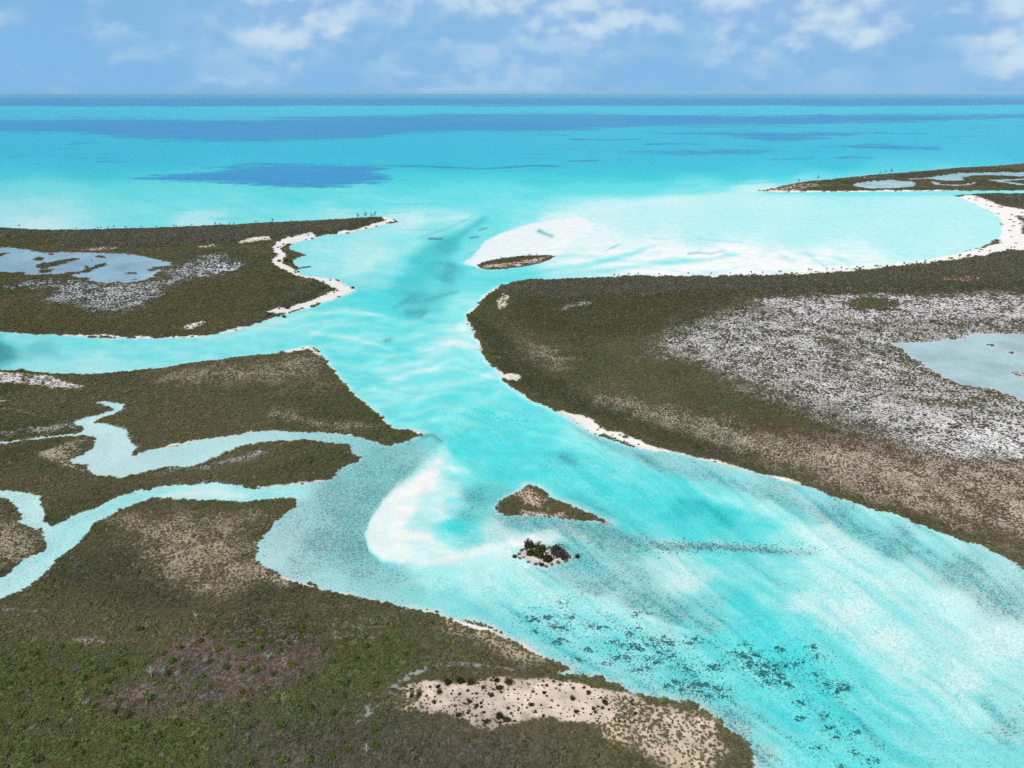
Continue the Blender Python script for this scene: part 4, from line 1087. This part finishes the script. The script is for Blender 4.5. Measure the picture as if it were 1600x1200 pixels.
# small bushes dotting the bare pink sand
sandpoly = next(z[0] for z in ZONES if z[0][0] == (632, 1075))
spots = []
rs = np.random.default_rng(41)
while len(spots) < 150:
    u0, v0 = rs.uniform(620, 1065), rs.uniform(1058, 1146)
    if sdf(np.array([u0]), np.array([v0]), sandpoly, 50)[0] < 2:
        continue
    if any(abs(u0 - a[0]) < 5 and abs(v0 - a[1]) < 3 for a in spots):
        continue
    t_ = (u0 - 620) / 440
    spots.append((u0, v0, rs.choice([.22, .28, .36, .5]) * (1 + .25 * t_), (.075, .062, .04)))
bushes_at(spots, 'little dark bush dotting the bare pink sand patch', 'little bushes on the pink sand')
spots = [(684, 1078, .8), (687, 1087, .95), (655, 1091, .9), (643, 1093, .8), (679, 1102, .75), (718, 1089, .6), (716, 1122, .9), (735, 1101, .7), (744, 1107, .7), (776, 1067, 1.0), (780, 1079, 1.2), (795, 1069, 1.5),
         (767, 1090, .9), (755, 1078, .7), (780, 1125, 1.3), (792, 1130, 1.2), (830, 1105, .8), (850, 1085, .7), (895, 1095, .9), (920, 1085, .8), (945, 1100, 1.0), (900, 1115, .8), (760, 1133, .9), (700, 1072, 1.3), (735, 1071, 1.3), (720, 1069, 1.5)]
bushes_at(spots, 'larger round olive bush on the pink sand patch', 'larger bushes on the pink sand')
# the leafiest bushes of the foreground scrub
cu, cvv = survey(CX, CY)
near = np.where((cvv > 985) & (cvv < 1205) & (cu > 5) & (cu < 640) & (cden > .85) & (ctint[:, 1] > .068))[0]
pick = rs.permutation(near)
chosen = []
for i in pick:
    if len(chosen) >= 100:
        break
    if all((CX[i] - CX[j]) ** 2 + (CY[i] - CY[j]) ** 2 > 9 for j in chosen):
        chosen.append(i)
for i in chosen:
    r = rs.uniform(.95, 1.45)
    g_ = rs.uniform(.9, 1.35)
    bush(CX[i], CY[i], CZ[i], r, r * rs.uniform(.85, 1.1), (.105 * g_, .140 * g_, .036 * g_), 'leafy green bush standing proud of the foreground scrub', 'green bushes in the foreground scrub')
# bushes on the rocky islet, each one told apart
for u0, v0, r, c, lab in [
    (827, 854, 2.6, (.055, .062, .028), 'long olive bush at the upper left of the rocky islet'), (829, 866, 2.5, (.060, .066, .022), 'rounded olive bush at the left middle of the rocky islet'),
    (844, 860, 2.7, (.060, .064, .022), 'broad bush at the centre of the rocky islet'), (843, 869, 2.4, (.062, .066, .022), 'low bush below the centre of the rocky islet'),
    (856, 875, 2.8, (.055, .062, .022), 'bush on the near shore of the rocky islet'), (868, 861, 2.6, (.060, .052, .045), 'dark peaked bush at the upper right of the rocky islet'),
    (874, 868, 2.6, (.095, .080, .075), 'greyish brown bush at the right of the rocky islet'), (881, 873, 1.7, (.062, .055, .030), 'small bush at the right shore of the rocky islet'),
    (846, 883, 1.1, (.055, .055, .028), 'small dark bush at the nearest tip of the rocky islet'), (837, 882, .7, (.055, .055, .03), 'tiny bush on the near edge of the rocky islet'),
    (804, 870, 1.0, (.05, .055, .035), 'dark bush in the water left of the rocky islet'), (902, 870, 1.2, (.045, .048, .035), 'dark bush in the water right of the rocky islet')]:
    x, y, z, sd_, ti = survey_points([u0], [v0])
    bush(x[0], y[0], max(z[0], 0), r, r * .75, c, lab)
x, y, z, sd_, ti = survey_points([551], [451])
bush(x[0], y[0], max(z[0], 0), 1.9, 1.6, (.05, .055, .035), 'lone dark bush at the tip of the white sandspit')
bushes_at([(488, 373, 1.6), (478, 375, 1.0), (449, 384, 2.0), (443, 383, 1.5), (437, 410, 2.4), (447, 409, 2.6), (454, 411, 2.2), (466, 425, 1.4), (462, 427, 1.2), (444, 495, 1.6), (449, 484, 1.6), (505, 441, 1.0), (516, 439, 1.1), (521, 453, 1.0), (526, 455, .9), (450, 397, 1.6), (440, 390, 1.6), (434, 388, 1.3), (588, 354, 1.6), (572, 357, 1.8)],
          'small dark bush on the white beach of the left island', 'bushes on the white beach')
bushes_at([(748, 474, 1.2), (940, 659, .6), (1012, 690, .5), (988, 681, .5)], 'small dark bush on the narrow beach of the right island', 'bushes on the right island beach')

# ----------------------------------------------------------------- trees
def tube(V, Fc, pts, r_a, r_b, n=6):
    k0 = len(V)
    pts = [np.array(p, float) for p in pts]
    for i, p in enumerate(pts):
        d = pts[min(i + 1, len(pts) - 1)] - pts[max(i - 1, 0)]
        d /= np.linalg.norm(d) + 1e-9
        a = np.cross(d, (0.3, .9, .2)); a /= np.linalg.norm(a); b = np.cross(d, a)
        rr = r_a + (r_b - r_a) * i / max(1, len(pts) - 1)
        for j in range(n):
            t = 2 * math.pi * j / n
            V.append(tuple(p + (a * math.cos(t) + b * math.sin(t)) * rr))
    for i in range(len(pts) - 1):
        for j in range(n):
            j2 = (j + 1) % n
            Fc.append((k0 + i * n + j, k0 + i * n + j2, k0 + (i + 1) * n + j2, k0 + (i + 1) * n + j))
    Fc.append(tuple(k0 + (len(pts) - 1) * n + j for j in range(n)))


def mesh_from(name, V, Fc, mat):
    me = bpy.data.meshes.new(name)
    me.from_pydata([tuple(map(float, v)) for v in V], [], Fc)
    me.materials.append(mat)
    return me


def palm_meshes(seed):
    r = np.random.default_rng(seed)
    lean = r.uniform(-.12, .12, 2)
    V, Fc = [], []
    tube(V, Fc, [(0, 0, 0), (lean[0] * .4, lean[1] * .4, .4), (lean[0], lean[1], .84)], .028, .018)
    trunk = mesh_from('trunk', V, Fc, m_trunk)
    V, Fc = [], []
    top = np.array((lean[0], lean[1], .84))
    for j in range(20):                       # fan fronds, each a folded blade
        a = 2 * math.pi * j / 20 * 1.0 + r.uniform(-.2, .2); e = r.uniform(-.45, 1.25)
        d = np.array((math.cos(a) * math.cos(e), math.sin(a) * math.cos(e), math.sin(e)))
        sd_ = np.cross(d, (0, 0, 1)); sd_ /= np.linalg.norm(sd_) + 1e-9
        l = r.uniform(.28, .42)
        k = len(V)
        V += [top, top + d * l * .6 + sd_ * .10, top + d * l + np.array((0, 0, -.03)), top + d * l * .6 - sd_ * .10]
        Fc += [(k, k + 1, k + 2), (k, k + 2, k + 3)]
    crown = mesh_from('crown', V, Fc, m_bush)
    return trunk, crown


PALMS = [palm_meshes(i) for i in range(5)]


def casuarina_meshes(seed):
    r = np.random.default_rng(seed)
    V, Fc = [], []
    lean = r.uniform(.1, .28)
    tube(V, Fc, [(0, 0, 0), (lean * .3, 0, .35), (lean, .02, .85)], .03, .012)
    limbs = []
    for j in range(7):
        h = r.uniform(.3, .8); a = r.uniform(0, 6.28); l = r.uniform(.15, .3)
        b0 = np.array((lean * h, 0, h)); b1 = b0 + np.array((math.cos(a) * l + .06, math.sin(a) * l, r.uniform(.05, .2)))
        tube(V, Fc, [b0, b1], .012, .005, 5); limbs.append((b0, b1))
    limbs.append((np.array((lean, 0, .8)), np.array((lean + .03, 0, 1.0))))
    trunk = mesh_from('trunk', V, Fc, m_trunk)
    V, Fc = [], []
    for b0, b1 in limbs:
        for _ in range(16):
            p = b0 + (b1 - b0) * r.uniform(.35, 1.1) + r.normal(0, .035, 3)
            d = r.normal(0, 1, 3) + np.array((.3, 0, .5)); d /= np.linalg.norm(d)
            q = np.cross(d, r.normal(0, 1, 3)); q /= np.linalg.norm(q)
            k = len(V)
            V += [p, p + d * .05 + q * .016, p + d * .11, p + d * .05 - q * .016]
            Fc += [(k, k + 1, k + 2, k + 3)]
    crown = mesh_from('crown', V, Fc, m_bush)
    return trunk, crown


CASU = [casuarina_meshes(20 + i) for i in range(4)]


def tree(name, meshes, x, y, z, h, c, label, cat, group=None):
    e = bpy.data.objects.new(name, None)
    e.empty_display_size = .5
    e.location = (x, y, z - .05); e.rotation_euler = (0, 0, random.uniform(0, 6.28)); h = h * (.68 if name == 'palm_tree' else .9)
    e.scale = (h, h, h)
    col.objects.link(e)
    tr_ = bpy.data.objects.new('trunk', meshes[0]); tr_.parent = e; col.objects.link(tr_)
    cr = bpy.data.objects.new('crown', meshes[1]); cr.parent = e; cr.color = (*c, 1); col.objects.link(cr)
    return tag(e, label, cat, group)


def trees_at(name, spots, kinds, label, cat, group, c):
    labs = ranked(spots, label)
    x, y, z, sd_, ti = survey_points([q[0] for q in spots], [q[1] for q in spots])
    for i, q in enumerate(spots):
        f = random.uniform(.8, 1.2)
        tree(name, random.choice(kinds), x[i], y[i], max(z[i], .05), q[2], (c[0] * f, c[1] * f, c[2] * f), labs[i], cat, group)


PG = (.050, .056, .030)
trees_at('palm_tree', [(959, 436, 4.0), (967, 436, 3.4), (982, 436, 4.2), (997, 436, 4.0), (1030, 435, 3.4), (1075, 435, 3.8), (1110, 435, 3.5), (1140, 434, 3.4), (1172, 434, 4.4), (1190, 434, 3.6), (1216, 433, 4.4), (1220, 433, 4.0), (1262, 430, 4.6), (1266, 430, 4.0), (1290, 428, 4.4), (1300, 428, 3.6), (1314, 428, 4.4), (1337, 427, 4.6),
   (1347, 426, 4.0), (1366, 425, 4.2), (1385, 424, 3.5), (1410, 422, 4.8), (1418, 421, 4.0), (1430, 420, 4.4), (1444, 419, 5.0), (1460, 417, 4.0), (1480, 413, 4.4), (1497, 411, 6.4), (1510, 409, 4.8), (1514, 408, 4.6), (1545, 402, 4.6), (1577, 396, 4.6), (1583, 395, 4.2)],
   PALMS, 'small palm on the right island lagoon ridge', 'palm tree', 'palms on the right island ridge', PG)
trees_at('palm_tree', [(155, 363, 4.4), (160, 363, 4.6), (170, 363, 4.0), (180, 362, 5.4), (197, 362, 4.6), (222, 361, 4.4), (245, 360, 4.2), (272, 360, 4.8), (277, 360, 4.6), (300, 359, 4.2), (337, 357, 5.2), (345, 357, 4.4), (360, 356, 4.6), (367, 355, 4.8), (31, 357, 5.0), (120, 364, 4.0), (400, 353, 4.4), (455, 350, 4.2)],
   PALMS, 'small palm on the seaward ridge of the left island', 'palm tree', 'palms on the left island ridge', PG)
trees_at('palm_tree', [(783, 409, 4.6), (786, 410, 3.8), (828, 405, 5.0), (838, 404, 4.4), (804, 409, 4.2), (809, 408, 4.4), (817, 407, 4.2), (775, 411, 3.8), (767, 412, 3.6), (762, 414, 3.4), (795, 409, 3.8), (814, 407, 3.6), (824, 406, 3.8), (834, 405, 3.4), (829, 406, 3.4), (800, 411, 3.4), (790, 412, 3.4), (780, 413, 3.2), (771, 414, 3.2), (808, 410, 3.2)],
   PALMS, 'small dark palm crowded on the tiny cay in the inlet', 'palm tree', 'palms of the tiny cay', (.042, .050, .030))
for u0, v0, h, lab in [(561, 343, 7.0, 'leftmost leaning casuarina near the tip of the left island'), (573, 343, 8.0, 'tallest casuarina near the tip of the left island'), (580, 342, 6.5, 'third casuarina from the left near the tip of the left island'), (586, 341, 7.0, 'casuarina nearest the tip of the left island'),
                       (428, 351, 6.0, 'wispy casuarina on the ridge well left of the island tip'), (1247, 286, 7.5, 'casuarina nearest the tip of the far right island'), (1278, 283, 8.5, 'second casuarina from the tip of the far right island'), (1375, 274, 7.0, 'left one of three casuarinas midway along the far right island'),
                       (1383, 274, 7.5, 'middle one of three casuarinas midway along the far right island'), (1391, 273, 9.0, 'tallest right one of three casuarinas midway along the far right island')]:
    x, y, z, sd_, ti = survey_points([u0], [v0])
    tree('casuarina_tree', random.choice(CASU), x[0], y[0], max(z[0], .1), h, (.06, .052, .042), lab, 'tree')


def dead_tree(u0, v0, h, seed, label):
    r = np.random.default_rng(seed)
    x, y, z, sd_, ti = survey_points([u0], [v0])
    e = bpy.data.objects.new('dead_tree', None); e.empty_display_size = .5; e.location = (x[0], y[0], z[0] - .1); col.objects.link(e)
    V, Fc = [], []
    lean = r.uniform(-.3, .3)
    tube(V, Fc, [(0, 0, 0), (lean * .3, .05, h * .3), (lean, 0, h * .62)], .11, .07, 7)
    t_ = bpy.data.objects.new('trunk', mesh_from('trunk', V, Fc, m_bark)); t_.parent = e; col.objects.link(t_)
    for j in range(6):
        V, Fc = [], []
        a = r.uniform(0, 6.28); b0 = np.array((lean * .8, 0, h * r.uniform(.3, .6)))
        l = h * r.uniform(.35, .6)
        b1 = b0 + np.array((math.cos(a) * l * .55, math.sin(a) * l * .4, l * .5)); b2 = b1 + np.array((math.cos(a + .6) * l * .4, math.sin(a + .6) * l * .3, l * .25))
        b3 = b1 + np.array((math.cos(a - .8) * l * .35, math.sin(a - .8) * l * .3, l * .3))
        tube(V, Fc, [b0, b1, b2], .055, .02, 5); tube(V, Fc, [b1, b3], .03, .012, 5)
        b_ = bpy.data.objects.new('branch', mesh_from('branch', V, Fc, m_bark)); b_.parent = e; col.objects.link(b_)
    return tag(e, label, 'dead tree')


dead_tree(239, 1064, 3.0, 3, 'bleached upright dead tree at the left edge of the reddish clearing')
dead_tree(254, 1060, 2.4, 4, 'bleached slanting dead tree just right of the tallest snag')
dead_tree(419, 1036, 2.2, 5, 'grey many-branched dead tree in the reddish clearing')
dead_tree(307, 972, 1.8, 6, 'small pale dead tree in scrub above the reddish clearing')
dead_tree(573, 1180, 2.0, 9, 'lone grey dead tree in scrub at the bottom edge')

# dead branches fallen on the beach and dark ledges of rock
def ledge(pts_uv, w0, w1, seed, label):
    r = np.random.default_rng(seed)
    u = np.array([p[0] for p in pts_uv], float); v = np.array([p[1] for p in pts_uv], float)
    tt = np.linspace(0, len(u) - 1, 14)
    u = np.interp(tt, np.arange(len(u)), u); v = np.interp(tt, np.arange(len(v)), v)
    x, y = ground(u, v)
    V, Fc = [], []
    n = 7
    for i in range(14):
        i0, i1 = max(0, i - 1), min(13, i + 1)
        d = np.array((x[i1] - x[i0], y[i1] - y[i0])); d /= np.linalg.norm(d); q = np.array((-d[1], d[0]))
        wd = (w0 + (w1 - w0) * i / 13) * r.uniform(.7, 1.3)
        for j in range(n):
            s_ = -1 + 2 * j / (n - 1)
            V.append((x[i] + q[0] * wd * s_, y[i] + q[1] * wd * s_, -.3 + (1 - s_ * s_) * (.75 * r.uniform(.7, 1.3))))
    for i in range(13):
        for j in range(n - 1):
            k = i * n + j
            Fc.append((k, k + 1, k + n + 1, k + n))
    o = bpy.data.objects.new('rock_ledge', mesh_from('rock_ledge', V, Fc, m_rock)); col.objects.link(o)
    return tag(o, label, 'rock')


ledge([(445, 391), (455, 394), (468, 397), (477, 399.5)], .9, .6, 1, 'upper dark rock ledge running off the white beach into the shallows')
ledge([(459, 425), (465, 420), (473, 418), (485, 416)], .8, .6, 2, 'lower dark rock ledge bending off the white beach into the shallows')
ledge([(749, 414), (751, 419), (765, 421), (800, 418.5), (837, 412.5), (857, 406), (865, 400.5)], .9, .8, 3, 'dark eroded rock rim around the near shore of the tiny palm cay')
ledge([(838, 400.5), (850, 399.5), (865, 400.5)], .8, .8, 4, 'dark rock rim at the right end of the tiny palm cay')

def rock(u0, v0, r0_, seed, label):
    r = np.random.default_rng(seed)
    x, y, z, sd_, ti = survey_points([u0], [v0])
    V, Fc = [], []
    n, m_ = 8, 4
    for i in range(m_):
        e = i / (m_ - 1)
        for j in range(n):
            a = 2 * math.pi * j / n
            q = (1.0, .92, .62, .18)[i] * r.uniform(.75, 1.2)
            V.append((q * math.cos(a), q * math.sin(a) * .8, (-.25, .18, .42, .52)[i] * r.uniform(.85, 1.15)))
    for i in range(m_ - 1):
        for j in range(n):
            j2 = (j + 1) % n
            Fc.append((i * n + j, i * n + j2, (i + 1) * n + j2, (i + 1) * n + j))
    Fc.append(tuple((m_ - 1) * n + j for j in range(n)))
    o = bpy.data.objects.new('rock', mesh_from('rock', V, Fc, m_rock)); col.objects.link(o)
    o.location = (x[0], y[0], max(z[0], -.1)); o.scale = (r0_, r0_, r0_); o.rotation_euler = (0, 0, r.uniform(0, 6))
    return tag(o, label, 'rock', 'rocks of the bushy islet')


RK = [(811, 866, .7), (815, 860, .8), (820, 858, .6), (818, 871, .5), (858, 856, .8), (880, 861, 1.0), (885, 866, .9), (888, 870, 1.1), (884, 876, .9), (872, 879, .8), (862, 882, .7), (853, 885, .7), (826, 878, .6), (812, 872, .6), (851, 853, .6), (838, 853, .6)]
for i, (q, lab) in enumerate(zip(RK, ranked(RK, 'dark weathered rock on the bushy islet shore'))):
    rock(q[0], q[1], q[2], 60 + i, lab)

# ----------------------------------------------------------------- seagrass clumps on the creek bed
Z3 = [(130, 260, 3), (230, 240, 2), (320, 150, 1.2), (260, 300, 1.5), (310, 310, 1.5), (350, 240, 1.5), (150, 340, 1), (320, 390, 1.5), (280, 400, 1), (460, 440, 1.6), (430, 520, 1), (560, 310, 1.6), (490, 300, 1), (580, 540, 1), (650, 500, 1.6), (720, 495, 1.2), (740, 345, 1.2), (800, 310, .8),
      (690, 415, 1), (770, 410, 2.4), (880, 420, 1.2), (870, 375, 1.2), (960, 385, 1.8), (990, 405, 1.4), (950, 460, 1.2), (1000, 490, 1.6), (860, 500, 1), (910, 515, 1), (790, 570, 1.2), (840, 565, 1), (1060, 550, 2), (1120, 590, 1.4), (1260, 560, 1.6), (1290, 540, 1.4), (1015, 650, 1.6), (1110, 660, 1.4),
      (1190, 680, 2.4), (1290, 690, 1.6), (1330, 750, 1.4), (970, 680, .8), (1060, 705, 1), (770, 225, 1), (850, 215, .8), (1160, 380, 1.2), (1120, 400, .8), (1460, 410, 1), (1430, 460, 1.4), (1500, 490, 2.4), (1540, 470, 1.4), (1520, 540, 2), (1590, 540, 1.2), (1560, 600, 1.6), (1590, 650, 1.2), (1230, 750, 1.2), (630, 400, 1)]
Z4 = [(40, 540, 2), (20, 580, 2), (100, 540, 1.2), (190, 530, 1.4), (60, 620, 1.6), (130, 660, 1.4), (80, 440, 1.2), (270, 430, 1.2), (320, 490, 1.4), (300, 600, 1.6), (440, 690, 2.2), (380, 660, 1.4), (490, 690, 1.2), (210, 780, 1), (205, 870, .9), (370, 855, 1), (390, 930, .8), (420, 985, .8), (560, 965, 1), (310, 1060, 1), (650, 1140, 1.4), (460, 1180, 1.2), (550, 1090, .9)]
cl = [(800 + a / 4, 900 + b / 4, s_) for a, b, s_ in Z3] + [(1200 + a / 4, 900 + b / 4, s_) for a, b, s_ in Z4]
pu, pv, ps = [], [], []
for a, b, s_ in cl:
    m = int(2 + s_ * 1.4)
    for _ in range(m):
        pu.append(a + rs.normal(0, 3.2 * s_)); pv.append(b + rs.normal(0, 1.5 * s_)); ps.append(rs.uniform(.2, .56) * (.7 + .45 * s_))
pu, pv, ps = np.array(pu), np.array(pv), np.array(ps)
order = np.argsort(-ps)[:290]
x, y, z, sd_, ti = survey_points(pu, pv)
for i in order:
    if sd_[i] > -.5:
        continue
    o = bpy.data.objects.new('seagrass_clump', random.choice(WEEDS))
    o.location = (x[i], y[i], z[i]); o.rotation_euler = (0, 0, random.uniform(-.9, .7)); o.scale = (ps[i] * random.uniform(.9, 1.4), ps[i] * random.uniform(.8, 1.2), .8)
    col.objects.link(o)
    tag(o, 'dark seagrass clump on the turquoise creek bed, lower right', 'seagrass', 'seagrass clumps in the lower creek')
# finer tufts nobody would count
tu, tv_, tsz = [], [], []
def sow(n, cu_, cv_, su, sv, r0_, r1_):
    tu.append(rs.normal(cu_, su, n)); tv_.append(rs.normal(cv_, sv, n)); tsz.append(rs.uniform(r0_, r1_, n))
for a, b, s_ in cl:
    sow(int(26 * s_), a, b, 8.0 * s_, 3.6 * s_, .06, .26)
sow(320, 760, 655, 42, 20, .10, .2); sow(120, 900, 715, 30, 12, .1, .2); sow(700, 1000, 1030, 110, 32, .06, .18)
sow(120, 830, 640, 25, 14, .1, .2); sow(260, 1150, 852, 70, 5, .12, .3); sow(160, 1060, 850, 40, 6, .15, .3); sow(250, 1290, 1060, 60, 50, .06, .13)
for k_ in range(14):                       # diagonal trails combed by the tide
    a, b = rs.uniform(830, 1330), 0
    b = 935 + (a - 830) * .36 + rs.normal(0, 30)
    n_ = 60; q = rs.uniform(0, 1, n_)
    tu.append(a + q * 110 + rs.normal(0, 3, n_)); tv_.append(b + q * 75 + rs.normal(0, 3, n_)); tsz.append(rs.uniform(.06, .2, n_))
tu, tv_, tsz = map(np.concatenate, (tu, tv_, tsz))
x, y, z, sd_, ti = survey_points(tu, tv_)
m = sd_ < -.6
n = int(m.sum())
scatter('seagrass', np.stack([x[m], y[m], z[m]], 1), np.stack([tsz[m] * 1.3, tsz[m], np.full(n, .6)], 1), np.full((n, 3), .06), 8, NG_WEED, 'fine dark seagrass tufts sprinkled over the sandy creek bed', 'seagrass')

# ----------------------------------------------------------------- sea haze: even pale air round camera and land, sky outside
hv = [(sx * 4.6e4, sy * 4.6e4, zz) for zz in (-2.2, H + 8) for sy in (-1, 1) for sx in (-1, 1)]
hf = [(0, 2, 3, 1), (4, 5, 7, 6), (0, 1, 5, 4), (2, 6, 7, 3), (0, 4, 6, 2), (1, 3, 7, 5)]
m_haze, hz_ = new_mat('sea_haze')
pv_ = hz_.n('ShaderNodeVolumePrincipled', i_Density=1.4e-5, i_Anisotropy=-0.25)
pv_.inputs['Color'].default_value = (0.62, 0.86, 1.0, 1)
ho = hz_.n('ShaderNodeOutputMaterial'); hz_.link(pv_.outputs[0], ho.inputs['Volume'])
hm = bpy.data.meshes.new('haze'); hm.from_pydata(hv, [], hf); hm.materials.append(m_haze)
hob = bpy.data.objects.new('haze', hm); col.objects.link(hob)
tag(hob, 'thin pale blue sea haze softening the horizon', 'haze', kind='stuff')
sc.cycles.volume_bounces = 0
